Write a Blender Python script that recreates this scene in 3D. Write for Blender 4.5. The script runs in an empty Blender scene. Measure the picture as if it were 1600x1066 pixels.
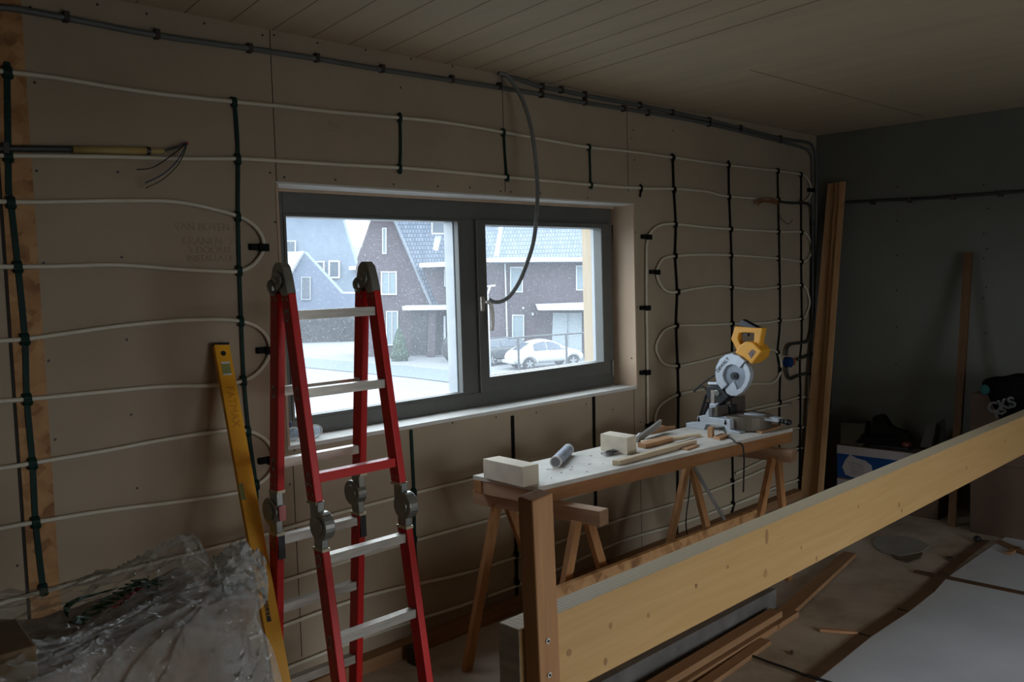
import bpy, bmesh, math, random
from mathutils import Vector, Matrix, noise
random.seed(7)
C = bpy.context.scene.collection
PI = math.pi

# ------------------------------------------------------------------ camera
CAM = Vector((0, 0, 1.635))
FPX, YAW, PITCH, ROLL = 1396.5, .7818, -.07078, .02872
fw = Vector((math.sin(YAW)*math.cos(PITCH), math.cos(YAW)*math.cos(PITCH), math.sin(PITCH)))
rt0 = Vector((math.cos(YAW), -math.sin(YAW), 0))
dn0 = fw.cross(rt0)
rt = math.cos(ROLL)*rt0 + math.sin(ROLL)*dn0
dn = -math.sin(ROLL)*rt0 + math.cos(ROLL)*dn0
cd = bpy.data.cameras.new('camera'); cam = bpy.data.objects.new('camera', cd); C.objects.link(cam)
cd.sensor_width = 36; cd.lens = 36*FPX/1600; cd.clip_start = .02; cd.clip_end = 500
m = Matrix.Identity(4)
for i in range(3):
    m[i][0] = rt[i]; m[i][1] = -dn[i]; m[i][2] = -fw[i]; m[i][3] = CAM[i]
cam.matrix_world = m
bpy.context.scene.camera = cam

# ------------------------------------------------------------------ light: overcast sky, exposure
sc = bpy.context.scene
sc.view_settings.view_transform = 'Standard'; sc.view_settings.look = 'None'
sc.view_settings.gamma = 1; sc.view_settings.exposure = 0; sc.view_settings.use_curve_mapping = False
w = bpy.data.worlds.new('sky'); sc.world = w; w.use_nodes = True
bg = w.node_tree.nodes['Background']
bg.inputs[0].default_value = (.86, .94, 1, 1); bg.inputs[1].default_value = 6.2
sc.cycles.max_bounces = 10; sc.cycles.diffuse_bounces = 5; sc.cycles.transparent_max_bounces = 16
sc.cycles.sample_clamp_indirect = 4
def portal(name, loc, sx, sy, rot):
    l = bpy.data.lights.new(name, 'AREA'); l.shape = 'RECTANGLE'; l.size = sx; l.size_y = sy
    l.cycles.is_portal = True
    o = bpy.data.objects.new(name, l); C.objects.link(o); o.location = loc; o.rotation_euler = rot
portal('window_sky_portal', (2.95, 3.40, 1.51), 2.3, 1.1, (-PI/2, 0, 0))
portal('rear_opening_sky_portal', (2.65, -2.33, .9), 2.3, 1.8, (PI/2, 0, 0))

# ------------------------------------------------------------------ measuring helpers: a photo point onto a real plane
def ray(px, py): return fw + rt*((px-800)/FPX) + dn*((py-533)/FPX)
def at_y(px, py, Y): r = ray(px, py); return CAM + r*(Y/r.y)
def at_x(px, py, X): r = ray(px, py); return CAM + r*(X/r.x)
def at_z(px, py, Z): r = ray(px, py); return CAM + r*((Z-CAM.z)/r.z)
FH = Vector((math.sin(YAW), math.cos(YAW), 0)); RH = Vector((math.cos(YAW), -math.sin(YAW), 0)); UP = Vector((0, 0, 1))
def at_d(px, py, D): r = ray(px, py); return CAM + r*(D/r.dot(FH))
WALL = 3.1

# ------------------------------------------------------------------ materials
MATS = {}
def lin(c): return tuple((x/12.92 if x <= .04045 else ((x+.055)/1.055)**2.4) for x in c)
def mat(name, col, rough=.7, metal=0, spec=.5, nscale=8, namt=.12, bump=0, bscale=60, stretch=(1, 1, 1), coat=0):
    if name in MATS: return MATS[name]
    M = bpy.data.materials.new(name); M.use_nodes = True; nt = M.node_tree; N = nt.nodes; L = nt.links
    b = N['Principled BSDF']; b.inputs['Roughness'].default_value = rough; b.inputs['Metallic'].default_value = metal
    b.inputs['Specular IOR Level'].default_value = spec; b.inputs['Coat Weight'].default_value = coat
    tc = N.new('ShaderNodeTexCoord'); mp = N.new('ShaderNodeMapping'); mp.inputs['Scale'].default_value = stretch
    L.new(tc.outputs['Object'], mp.inputs[0])
    n = N.new('ShaderNodeTexNoise'); n.inputs['Scale'].default_value = nscale; n.inputs['Detail'].default_value = 5
    L.new(mp.outputs[0], n.inputs['Vector'])
    r = N.new('ShaderNodeMix'); r.data_type = 'RGBA'
    r.inputs[6].default_value = tuple(c*(1-namt) for c in col)+(1,); r.inputs[7].default_value = tuple(min(1, c*(1+namt)) for c in col)+(1,)
    ct = N.new('ShaderNodeMapRange'); ct.inputs[1].default_value = .3; ct.inputs[2].default_value = .7
    L.new(n.outputs['Fac'], ct.inputs[0]); L.new(ct.outputs[0], r.inputs[0]); L.new(r.outputs[2], b.inputs['Base Color'])
    if bump:
        n2 = N.new('ShaderNodeTexNoise'); n2.inputs['Scale'].default_value = bscale; L.new(mp.outputs[0], n2.inputs['Vector'])
        bp = N.new('ShaderNodeBump'); bp.inputs['Strength'].default_value = bump; bp.inputs['Distance'].default_value = .01
        L.new(n2.outputs['Fac'], bp.inputs['Height']); L.new(bp.outputs[0], b.inputs['Normal'])
    MATS[name] = M; M['b'] = 1
    return M
def ramp(N, L, src, stops):
    r = N.new('ShaderNodeValToRGB'); e = r.color_ramp.elements
    while len(e) < len(stops): e.new(.5)
    for k, (p, c) in enumerate(stops): e[k].position = p; e[k].color = tuple(c)+(1,)
    L.new(src, r.inputs[0]); return r.outputs[0]
def wood(name, c1, c2, axis=0, rough=.7, knots=.0, grain=1.0, kscale=3.0, sawn_lit=False):
    """wood with grain along an object axis, knots sparse"""
    if name in MATS: return MATS[name]
    M = bpy.data.materials.new(name); M.use_nodes = True; nt = M.node_tree; N = nt.nodes; L = nt.links
    b = N['Principled BSDF']; b.inputs['Roughness'].default_value = rough; b.inputs['Specular IOR Level'].default_value = .3
    tc = N.new('ShaderNodeTexCoord'); mp = N.new('ShaderNodeMapping')
    s = [14, 14, 14]; s[axis] = .7; mp.inputs['Scale'].default_value = s
    L.new(tc.outputs['Object'], mp.inputs[0])
    n = N.new('ShaderNodeTexNoise'); n.inputs['Scale'].default_value = 2.2*grain; n.inputs['Detail'].default_value = 6; n.inputs['Distortion'].default_value = .6
    L.new(mp.outputs[0], n.inputs['Vector'])
    col = ramp(N, L, n.outputs['Fac'], [(.3, c1), (.72, c2)])
    if knots:
        mk = N.new('ShaderNodeMapping'); sk = [1, 1.0, 1.0]; sk[axis] = .45; mk.inputs['Scale'].default_value = sk
        L.new(tc.outputs['Object'], mk.inputs[0])
        v = N.new('ShaderNodeTexVoronoi'); v.inputs['Scale'].default_value = kscale*2.4; L.new(mk.outputs[0], v.inputs['Vector'])
        k = ramp(N, L, v.outputs['Distance'], [(0, (1, 1, 1)), (.05, (.8, .8, .8)), (.1, (.12, .12, .12)), (.2, (0, 0, 0))])
        mx = N.new('ShaderNodeMix'); mx.data_type = 'RGBA'; mu = N.new('ShaderNodeMath'); mu.operation = 'MULTIPLY'; mu.inputs[1].default_value = knots
        L.new(k, mu.inputs[0]); L.new(mu.outputs[0], mx.inputs[0]); L.new(col, mx.inputs[6])
        mx.inputs[7].default_value = (c1[0]*.35, c1[1]*.25, c1[2]*.2, 1); col = mx.outputs[2]
    if sawn_lit:  # upper face: cross saw marks, window light painted in as a paler tone
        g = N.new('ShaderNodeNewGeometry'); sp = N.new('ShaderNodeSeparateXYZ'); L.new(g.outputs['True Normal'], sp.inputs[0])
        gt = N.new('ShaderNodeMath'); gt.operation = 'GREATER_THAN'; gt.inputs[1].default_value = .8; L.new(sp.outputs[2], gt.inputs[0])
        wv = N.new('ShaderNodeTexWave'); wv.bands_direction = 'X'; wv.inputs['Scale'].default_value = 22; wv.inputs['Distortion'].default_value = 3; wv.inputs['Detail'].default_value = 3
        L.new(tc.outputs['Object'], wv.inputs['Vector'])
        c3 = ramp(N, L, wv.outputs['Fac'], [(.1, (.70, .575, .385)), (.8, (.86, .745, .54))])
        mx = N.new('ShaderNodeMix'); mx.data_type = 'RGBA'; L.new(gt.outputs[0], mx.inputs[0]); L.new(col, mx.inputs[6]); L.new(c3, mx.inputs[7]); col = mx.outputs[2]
    L.new(col, b.inputs['Base Color'])
    bp = N.new('ShaderNodeBump'); bp.inputs['Strength'].default_value = .15; bp.inputs['Distance'].default_value = .004
    L.new(n.outputs['Fac'], bp.inputs['Height']); L.new(bp.outputs[0], b.inputs['Normal'])
    MATS[name] = M; return M
def osb(name, dark=1.0):
    if name in MATS: return MATS[name]
    M = bpy.data.materials.new(name); M.use_nodes = True; nt = M.node_tree; N = nt.nodes; L = nt.links
    b = N['Principled BSDF']; b.inputs['Roughness'].default_value = .75
    tc = N.new('ShaderNodeTexCoord'); v = N.new('ShaderNodeTexVoronoi'); v.inputs['Scale'].default_value = 26; L.new(tc.outputs['Object'], v.inputs['Vector'])
    n = N.new('ShaderNodeTexNoise'); n.inputs['Scale'].default_value = 14; n.inputs['Detail'].default_value = 8; L.new(tc.outputs['Object'], n.inputs['Vector'])
    sp = N.new('ShaderNodeSeparateColor'); L.new(v.outputs['Color'], sp.inputs[0])
    ad = N.new('ShaderNodeMath'); ad.operation = 'MULTIPLY_ADD'; ad.inputs[1].default_value = .35; L.new(sp.outputs[0], ad.inputs[0]); L.new(n.outputs['Fac'], ad.inputs[2])
    col = ramp(N, L, ad.outputs[0], [(.35, (.2*dark, .085*dark, .03*dark)), (.6, (.4*dark, .2*dark, .075*dark)), (.9, (.5*dark, .28*dark, .12*dark))])
    L.new(col, b.inputs['Base Color']); MATS[name] = M; return M
def brick(name, c1, c2, mortar, scale, bw=.5, rh=.25):
    if name in MATS: return MATS[name]
    M = bpy.data.materials.new(name); M.use_nodes = True; nt = M.node_tree; N = nt.nodes; L = nt.links
    b = N['Principled BSDF']; b.inputs['Roughness'].default_value = .85
    tc = N.new('ShaderNodeTexCoord'); mp = N.new('ShaderNodeMapping'); mp.inputs['Rotation'].default_value = (PI/2, 0, YAW)
    mp.vector_type = 'TEXTURE'; mp.inputs['Rotation'].default_value = (PI/2, 0, -YAW)
    L.new(tc.outputs['Object'], mp.inputs[0])
    t = N.new('ShaderNodeTexBrick'); t.inputs['Scale'].default_value = scale; t.inputs['Color1'].default_value = c1+(1,); t.inputs['Color2'].default_value = c2+(1,)
    t.inputs['Mortar'].default_value = mortar+(1,); t.inputs['Mortar Size'].default_value = .03; t.inputs['Brick Width'].default_value = bw; t.inputs['Row Height'].default_value = rh
    L.new(mp.outputs[0], t.inputs['Vector']); L.new(t.outputs['Color'], b.inputs['Base Color'])
    MATS[name] = M; return M

m_board = mat('gypsum_fibre_board', (.385, .31, .222), .85, spec=.2, nscale=3, namt=.07, bump=.05, bscale=90)
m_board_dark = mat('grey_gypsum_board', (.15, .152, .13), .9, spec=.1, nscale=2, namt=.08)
m_ceil = mat('plywood_ceiling', (.45, .36, .245), .75, nscale=3, namt=.06, stretch=(3, .4, 1))
m_seam = mat('dark_joint', (.03, .025, .02), .9, namt=.1)
m_ceilseam = mat('plank_joint', (.13, .085, .055), .9, namt=.1)
m_screw = mat('screw_steel', (.03, .028, .026), .5, .3)
m_frame = mat('dark_grey_frame_paint', (.10, .10, .09), .45, nscale=20, namt=.06)
m_reveal = mat('reveal_birch_ply', (.50, .36, .25), .7, nscale=6, namt=.1, stretch=(1, 1, .3))
m_sill = mat('white_primed_edge', (.62, .6, .56), .6, nscale=10, namt=.06)
m_pipe = mat('white_plastic_pipe', (.62, .57, .45), .45, nscale=3, namt=.05)
m_strap = mat('dark_green_strap', (.005, .028, .021), .6, spec=.2, namt=.2)
m_strapb = mat('black_strap', (.005, .005, .005), .7, spec=.15, namt=.2)
m_conduit = mat('grey_conduit', (.105, .11, .105), .5, nscale=5, namt=.1)
m_conduitd = mat('dark_grey_conduit', (.03, .033, .03), .5, nscale=5, namt=.1)
m_saddle = mat('conduit_saddle', (.035, .022, .018), .5)
m_hose = mat('grey_flexible_hose', (.17, .175, .17), .45)
m_yel = mat('yellow_tube', (.42, .3, .1), .5)
m_red = mat('red_anodised_aluminium', (.56, .011, .009), .38, .1, nscale=30, namt=.05)
m_alu = mat('worn_aluminium', (.50, .455, .40), .36, .8, nscale=12, namt=.16, stretch=(1, 8, 8))
m_steel = mat('cast_hinge_steel', (.30, .31, .29), .3, .8, nscale=10, namt=.15)
m_blackp = mat('black_plastic', (.012, .012, .014), .4)
m_brass = mat('pale_collar', (.55, .5, .35), .4, .3)
m_pink = mat('pink_sticker', (.6, .2, .18), .6)
m_lvl = mat('orange_yellow_level_paint', (.85, .40, .012), .4, nscale=15, namt=.05)
m_vial = mat('green_vial', (.3, .33, .12), .15)
m_white = mat('white_label', (.75, .75, .72), .5)
m_beam = wood('planed_spruce_beam', (.52, .305, .115), (.58, .35, .145), 0, .6, 0, 1.6, 1.25, sawn_lit=True)
m_beamend = mat('sawn_end_grain', (.36, .32, .25), .9, nscale=30, namt=.25, stretch=(1, .2, 1))
m_pine = wood('red_pine_upright', (.36, .165, .065), (.5, .26, .11), 2, .6, .8, 1.2, 2.2)
m_pinex = wood('red_pine_rail', (.33, .15, .06), (.45, .22, .09), 0, .65, .6, 1.0, 2)
m_piney = wood('sawn_pine_bar', (.42, .25, .15), (.55, .36, .24), 1, .7, .5)
m_leg = wood('orange_pine_leg', (.36, .16, .06), (.48, .24, .10), 2, .65, .5, 1, 3)
m_pale = mat('pale_sawn_wood', (.62, .49, .34), .75, nscale=6, namt=.14, stretch=(1, 6, 6))
m_pale2 = mat('pale_cut_block', (.66, .58, .46), .8, nscale=9, namt=.12)
m_offc = mat('reddish_offcut', (.48, .26, .13), .75, nscale=6, namt=.2)
m_ply = mat('plywood_worktop', (.64, .60, .54), .6, nscale=7, namt=.16, bump=.05)
m_osb = osb('oriented_strand_board')
m_osbd = osb('oriented_strand_board_strip', .75)
m_dplank = wood('dark_leaning_plank', (.10, .05, .022), (.16, .085, .04), 2, .7)
m_cplank = wood('corner_spruce_plank', (.40, .22, .10), (.52, .31, .15), 2, .7, .4)
m_fplank = wood('floor_batten_wood', (.25, .13, .06), (.36, .2, .1), 0, .75, .5)
m_tape = mat('brown_packing_tape', (.13, .07, .035), .5, namt=.2)
m_card = mat('brown_cardboard', (.10, .06, .04), .85, nscale=4, namt=.12)
m_blue = mat('blue_printed_card', (.008, .04, .14), .7, spec=.15)
m_cable = mat('black_cable', (.012, .012, .012), .5)
m_dwy = mat('yellow_tool_plastic', (.78, .36, .03), .42, nscale=20, namt=.05)
m_sawal = mat('cast_grey_aluminium', (.50, .54, .60), .38, .25, nscale=20, namt=.08)
m_sawbl = mat('saw_blade_steel', (.25, .28, .33), .35, .5, nscale=15, namt=.2)
m_dgrey = mat('dark_metal', (.05, .052, .055), .4, .5)
m_cloth = mat('black_fabric', (.008, .006, .007), .95, spec=.05, nscale=30, namt=.3)
m_teal = mat('teal_lining', (.01, .09, .09), .8)

def floor_mat():
    M = bpy.data.materials.new('dusty_screed'); M.use_nodes = True; nt = M.node_tree; N = nt.nodes; L = nt.links
    b = N['Principled BSDF']; b.inputs['Roughness'].default_value = .8
    tc = N.new('ShaderNodeTexCoord')
    n = N.new('ShaderNodeTexNoise'); n.inputs['Scale'].default_value = 2.2; n.inputs['Detail'].default_value = 9; n.inputs['Roughness'].default_value = .65; L.new(tc.outputs['Object'], n.inputs['Vector'])
    L.new(ramp(N, L, n.outputs['Fac'], [(.32, (.26, .20, .14)), (.5, (.42, .345, .265)), (.7, (.52, .45, .37))]), b.inputs['Base Color'])
    return M
m_floor = floor_mat()
m_fpanel = mat('white_floor_panel', (.60, .62, .66), .6, nscale=2.5, namt=.10)

def plastic_film():
    M = bpy.data.materials.new('clear_wrinkled_film'); M.use_nodes = True; nt = M.node_tree; N = nt.nodes; L = nt.links
    b = N['Principled BSDF']; b.inputs['Base Color'].default_value = (.5, .52, .5, 1); b.inputs['Roughness'].default_value = .16
    b.inputs['Specular IOR Level'].default_value = .8
    t = N.new('ShaderNodeBsdfTransparent'); mx = N.new('ShaderNodeMixShader')
    tc = N.new('ShaderNodeTexCoord'); n = N.new('ShaderNodeTexNoise'); n.inputs['Scale'].default_value = 7; n.inputs['Detail'].default_value = 5; L.new(tc.outputs['Object'], n.inputs['Vector'])
    mr = N.new('ShaderNodeMapRange'); mr.inputs[1].default_value = .35; mr.inputs[2].default_value = .65; mr.inputs[3].default_value = .16; mr.inputs[4].default_value = .5
    L.new(n.outputs['Fac'], mr.inputs[0]); L.new(mr.outputs[0], mx.inputs[0]); L.new(t.outputs[0], mx.inputs[1]); L.new(b.outputs[0], mx.inputs[2])
    n2 = N.new('ShaderNodeTexNoise'); n2.inputs['Scale'].default_value = 9; n2.inputs['Detail'].default_value = 3; n2.inputs['Distortion'].default_value = 2.5; L.new(tc.outputs['Object'], n2.inputs['Vector'])
    bp = N.new('ShaderNodeBump'); bp.inputs['Strength'].default_value = .6; bp.inputs['Distance'].default_value = .02
    L.new(n2.outputs['Fac'], bp.inputs['Height']); L.new(bp.outputs[0], b.inputs['Normal'])
    L.new(mx.outputs[0], N['Material Output'].inputs[0]); return M
m_film = plastic_film()
def glass_mat(name, dust, tint=(.95, .98, 1)):
    M = bpy.data.materials.new(name); M.use_nodes = True; nt = M.node_tree; N = nt.nodes; L = nt.links
    N.remove(N['Principled BSDF'])
    t = N.new('ShaderNodeBsdfTransparent'); t.inputs[0].default_value = tint+(1,)
    g = N.new('ShaderNodeBsdfGlossy'); g.inputs['Roughness'].default_value = .02
    d = N.new('ShaderNodeBsdfTranslucent'); d.inputs[0].default_value = (.86, .92, 1, 1)
    m1 = N.new('ShaderNodeMixShader'); m1.inputs[0].default_value = .02; L.new(t.outputs[0], m1.inputs[1]); L.new(g.outputs[0], m1.inputs[2])
    m2 = N.new('ShaderNodeMixShader'); L.new(m1.outputs[0], m2.inputs[1]); L.new(d.outputs[0], m2.inputs[2])
    tc = N.new('ShaderNodeTexCoord'); n = N.new('ShaderNodeTexNoise'); n.inputs['Scale'].default_value = 3; n.inputs['Detail'].default_value = 4; L.new(tc.outputs['Object'], n.inputs['Vector'])
    mr = N.new('ShaderNodeMapRange'); mr.inputs[3].default_value = dust*.5; mr.inputs[4].default_value = dust*1.5; L.new(n.outputs['Fac'], mr.inputs[0])
    v = N.new('ShaderNodeTexVoronoi'); v.inputs['Scale'].default_value = 75; L.new(tc.outputs['Object'], v.inputs['Vector'])
    lt = N.new('ShaderNodeMath'); lt.operation = 'LESS_THAN'; lt.inputs[1].default_value = .15; L.new(v.outputs['Distance'], lt.inputs[0])
    sp = N.new('ShaderNodeMath'); sp.operation = 'MULTIPLY_ADD'; sp.inputs[1].default_value = .2 if dust else 0; L.new(lt.outputs[0], sp.inputs[0]); L.new(mr.outputs[0], sp.inputs[2])
    L.new(sp.outputs[0], m2.inputs[0]); L.new(m2.outputs[0], N['Material Output'].inputs[0]); return M
m_glass = glass_mat('dusty_window_glass', .04)
m_clear = glass_mat('clear_goggle_plastic', .25, (.85, .88, .9))

# ------------------------------------------------------------------ geometry helpers
LOC = {}
def link(o, parent=None, loc=None):
    C.objects.link(o)
    if parent is not None: o.parent = parent
    return o
def tag(o, label=None, cat=None, group=None, kind=None):
    if label: o['label'] = label
    if cat: o['category'] = cat
    if group: o['group'] = group
    if kind: o['kind'] = kind
    return o
def empty(name, loc, label, cat, group=None):
    o = bpy.data.objects.new(name, None); C.objects.link(o); o.location = loc; o.empty_display_size = .05
    LOC[o.name] = Vector(loc); return tag(o, label, cat, group)
def frame_of(d, up=UP):
    d = d.normalized()
    if abs(d.dot(up)) > .98: up = Vector((0, 1, 0))
    s = d.cross(up).normalized(); return d, s, s.cross(d)
def smooth_path(P, n=6, closed=False):
    P = [Vector(p) for p in P]; out = []
    if len(P) < 3: return P
    for i in range(len(P)-1):
        p0 = P[i-1] if i else P[0]*2-P[1]; p1 = P[i]; p2 = P[i+1]; p3 = P[i+2] if i+2 < len(P) else P[-1]*2-P[-2]
        for k in range(n):
            t = k/n
            out.append(.5*((2*p1)+(-p0+p2)*t+(2*p0-5*p1+4*p2-p3)*t*t+(-p0+3*p1-3*p2+p3)*t**3))
    out.append(P[-1]); return out
class MB:
    def __init__(s): s.bm = bmesh.new(); s.mi = 0
    def face(s, vs):
        try: f = s.bm.faces.new(vs); f.material_index = s.mi; return f
        except ValueError: pass
    def quad(s, pts): return s.face([s.bm.verts.new(p) for p in pts])
    def hexa(s, b, t):  # bottom 4, top 4 points
        B = [s.bm.verts.new(p) for p in b]; T = [s.bm.verts.new(p) for p in t]
        s.face(B[::-1]); s.face(T)
        for i in range(len(B)): s.face([B[i], B[(i+1) % len(B)], T[(i+1) % len(B)], T[i]])
        return s
    def box(s, x0, x1, y0, y1, z0, z1):
        return s.hexa([(x0, y0, z0), (x1, y0, z0), (x1, y1, z0), (x0, y1, z0)], [(x0, y0, z1), (x1, y0, z1), (x1, y1, z1), (x0, y1, z1)])
    def bar(s, a, b, w_, h, up=UP):
        a = Vector(a); b = Vector(b); d, sd, u = frame_of(b-a, up); c = [(-w_/2, -h/2), (w_/2, -h/2), (w_/2, h/2), (-w_/2, h/2)]
        return s.hexa([a+sd*x+u*y for x, y in c], [b+sd*x+u*y for x, y in c])
    def tube(s, P, r, seg=8, cap=True):
        P = [Vector(p) for p in P]; rings = []; n = len(P); prev = None
        for i, p in enumerate(P):
            d = (P[min(i+1, n-1)]-P[max(i-1, 0)])
            if d.length < 1e-9: d = Vector((1, 0, 0))
            d.normalize()
            if prev is None:
                _, a, b = frame_of(d)
            else:
                a = prev-d*prev.dot(d); a.normalize(); b = d.cross(a)
            prev = a; rr = r[i] if isinstance(r, (list, tuple)) else r
            b = d.cross(a)
            rings.append([s.bm.verts.new(p+a*(rr*math.cos(2*PI*k/seg))+b*(rr*math.sin(2*PI*k/seg))) for k in range(seg)])
        for i in range(n-1):
            for k in range(seg): s.face([rings[i][k], rings[i][(k+1) % seg], rings[i+1][(k+1) % seg], rings[i+1][k]])
        if cap: s.face(rings[0][::-1]); s.face(rings[-1])
        return s
    def cyl(s, a, b, r, r2=None, seg=16): return s.tube([a, b], [r, r if r2 is None else r2], seg)
    def ball(s, c, r, sc_=(1, 1, 1), seg=12):
        mtx = Matrix.Translation(Vector(c)) @ Matrix.Diagonal((sc_[0]*r, sc_[1]*r, sc_[2]*r, 1))
        res = bmesh.ops.create_uvsphere(s.bm, u_segments=seg, v_segments=max(6, seg//2), radius=1, matrix=mtx); return s
    def prism(s, pts, d):  # planar polygon pts (3D) extruded by vector d
        d = Vector(d); return s.hexa([Vector(p) for p in pts], [Vector(p)+d for p in pts])
    def ring(s, outer, inner, d):  # outer/inner polygons with the same count, extruded by d
        d = Vector(d); n = len(outer)
        O = [s.bm.verts.new(p) for p in outer]; I = [s.bm.verts.new(p) for p in inner]
        O2 = [s.bm.verts.new(Vector(p)+d) for p in outer]; I2 = [s.bm.verts.new(Vector(p)+d) for p in inner]
        for k in range(n):
            j = (k+1) % n
            s.face([O[k], O[j], I[j], I[k]]); s.face([O2[k], I2[k], I2[j], O2[j]]); s.face([O[k], O2[k], O2[j], O[j]]); s.face([I[k], I[j], I2[j], I2[k]])
        return s
    def grid(s, fn, nu, nv):
        V = [[s.bm.verts.new(fn(i/nu, j/nv)) for j in range(nv+1)] for i in range(nu+1)]
        for i in range(nu):
            for j in range(nv): s.face([V[i][j], V[i+1][j], V[i+1][j+1], V[i][j+1]])
        return s
    def build(s, name, mats, parent=None, smooth=False, bevel=0, solid=0, recalc=True):
        if not isinstance(mats, (list, tuple)): mats = [mats]
        if recalc: bmesh.ops.recalc_face_normals(s.bm, faces=s.bm.faces)
        xs = [v.co for v in s.bm.verts]
        if parent is None:
            loc = Vector(((min(v.x for v in xs)+max(v.x for v in xs))/2, (min(v.y for v in xs)+max(v.y for v in xs))/2, min(v.z for v in xs)))
            base = Vector((0, 0, 0))
        else:
            base = LOC[parent.name]; loc = base
        for v in s.bm.verts: v.co -= loc
        me = bpy.data.meshes.new(name); s.bm.to_mesh(me); s.bm.free()
        for mm in mats: me.materials.append(mm)
        if smooth:
            for p in me.polygons: p.use_smooth = True
        o = bpy.data.objects.new(name, me); C.objects.link(o)
        if parent is None: o.location = loc
        else: o.parent = parent
        LOC[o.name] = loc
        if bevel:
            bv = o.modifiers.new('bevel', 'BEVEL'); bv.width = bevel; bv.segments = 2; bv.limit_method = 'ANGLE'
        if solid:
            so = o.modifiers.new('thickness', 'SOLIDIFY'); so.thickness = solid
        return o
def text_mesh(txt, size, m4, mat_, name, parent, depth=.0006, label=None, bold=False, outline=False):
    cu = bpy.data.curves.new(name, 'FONT'); cu.body = txt; cu.size = size; cu.extrude = depth; cu.align_x = 'CENTER'; cu.align_y = 'CENTER'
    if bold: cu.offset = size*.025
    if outline: cu.fill_mode = 'NONE'; cu.bevel_depth = size*.03
    tmp = bpy.data.objects.new(name+'_t', cu); C.objects.link(tmp)
    dg = bpy.context.evaluated_depsgraph_get(); me = bpy.data.meshes.new_from_object(tmp.evaluated_get(dg))
    bpy.data.objects.remove(tmp); me.transform(m4); me.transform(Matrix.Translation(-LOC[parent.name]))
    me.materials.clear(); me.materials.append(mat_); me.name = name
    o = bpy.data.objects.new(name, me); C.objects.link(o); o.parent = parent; LOC[o.name] = LOC[parent.name]
    if label: o['label'] = label
    return o
def m4_from(origin, xdir, ydir):
    x = Vector(xdir).normalized(); y = Vector(ydir); y = (y-x*y.dot(x)).normalized(); z = x.cross(y)
    M = Matrix.Identity(4)
    for i in range(3): M[i][0] = x[i]; M[i][1] = y[i]; M[i][2] = z[i]; M[i][3] = origin[i]
    return M
def copy_of(src, parent, delta):
    c = src.copy(); C.objects.link(c); c.parent = parent; c.location = Vector(src.location)+Vector(delta); LOC[c.name] = LOC[src.name]+Vector(delta); return c

# ================================================================== THE ROOM
XL, XR, YB, HC = -4.6, 6.27, -2.3, 2.605
WX0, WX1, WZ0, WZ1 = 1.817, 4.077, .995, 2.029      # window opening
st = lambda o: tag(o, kind='structure')
st(MB().box(XL-.2, XR+.2, YB-.2, WALL+.27, -.25, 0).build('floor', m_floor))
ceil = st(MB().box(XL-.2, XR+.2, YB-.2, WALL+.27, HC, HC+.25).build('ceiling', m_ceil))
b = MB()
b.box(XL-.2, WX0, WALL, WALL+.27, 0, HC); b.box(WX1, XR+.2, WALL, WALL+.27, 0, HC)
b.box(WX0, WX1, WALL, WALL+.27, 0, WZ0); b.box(WX0, WX1, WALL, WALL+.27, WZ1, HC)
wallf = st(b.build('wall_front', m_board))
st(MB().box(XR, XR+.2, YB-.2, WALL, 0, HC).build('wall_right', m_board_dark))
st(MB().box(XL-.2, XL, YB-.2, WALL, 0, HC).build('wall_left', m_board_dark))
b = MB(); OX0, OX1, OZ1 = 1.5, 3.8, 1.8
b.box(XL, OX0, YB-.2, YB, 0, HC); b.box(OX1, XR, YB-.2, YB, 0, HC); b.box(OX0, OX1, YB-.2, YB, OZ1, HC)
st(b.build('wall_back', m_board))
# joints between the wall boards, screws
def wz(px, py): return at_y(px, py, WALL)
for a, c in [((421, 46), (426.5, 284)), ((784, 112), (790, 300)), ((979, 160), (983, 300)), ((990, 604), (1000, 690)), ((457, 712), (463, 1030)), ((1000, 700), (1006, 860))]:
    p = wz(*a); q = wz(*c); MB().box(p.x-.0015, p.x+.0015, WALL-.0012, WALL+.001, max(q.z, .05), min(p.z, HC)).build('board_joint', m_seam, wallf)
scr0 = None
spots = [(47, 11), (152, 7), (229, 21.5), (319, 36.5), (410, 55), (428, 55), (496, 67), (571, 78), (642, 92), (707, 104), (54, 129), (57, 267), (184, 269), (422, 270), (444, 277), (524, 281), (615, 288), (684, 291), (734, 293), (782, 299), (798, 300), (844, 302), (626, 137),
         (68, 411), (190, 402), (198, 531), (76, 564), (86, 687), (205, 648), (214, 763), (27, 884), (94, 808), (460, 704), (453, 757), (707, 661), (775, 652), (916, 632), (838, 645), (989, 203), (987, 216), (991, 250), (1051, 204), (918, 309), (958, 640), (996, 480), (993, 363), (1001, 660), (996, 700), (987, 560), (430, 347), (540, 800), (700, 980), (862, 880), (1096, 160)]
for p in spots:
    c = wz(*p)
    if scr0 is None: scr0 = MB().cyl(c+Vector((0, .002, 0)), c+Vector((0, -.001, 0)), .0045, seg=8).build('screw', m_screw, wallf); c0 = c
    else: copy_of(scr0, wallf, c-c0)
# ceiling plank joints
for k in range(-12, 10):
    x = 1.83+.1735*k; p = Vector((x-.16*(3.07-WALL), WALL, HC)); q = Vector((x-.16*(3.07-YB), YB, HC))
    MB().bar(p, q, .0035 if k < 9 else .006, .001).build('plank_joint', m_ceilseam, ceil)
MB().bar((3.95, 2.29, HC), (6.1, 2.27, HC), .006, .001).build('sheet_joint', m_ceilseam, ceil)
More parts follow.
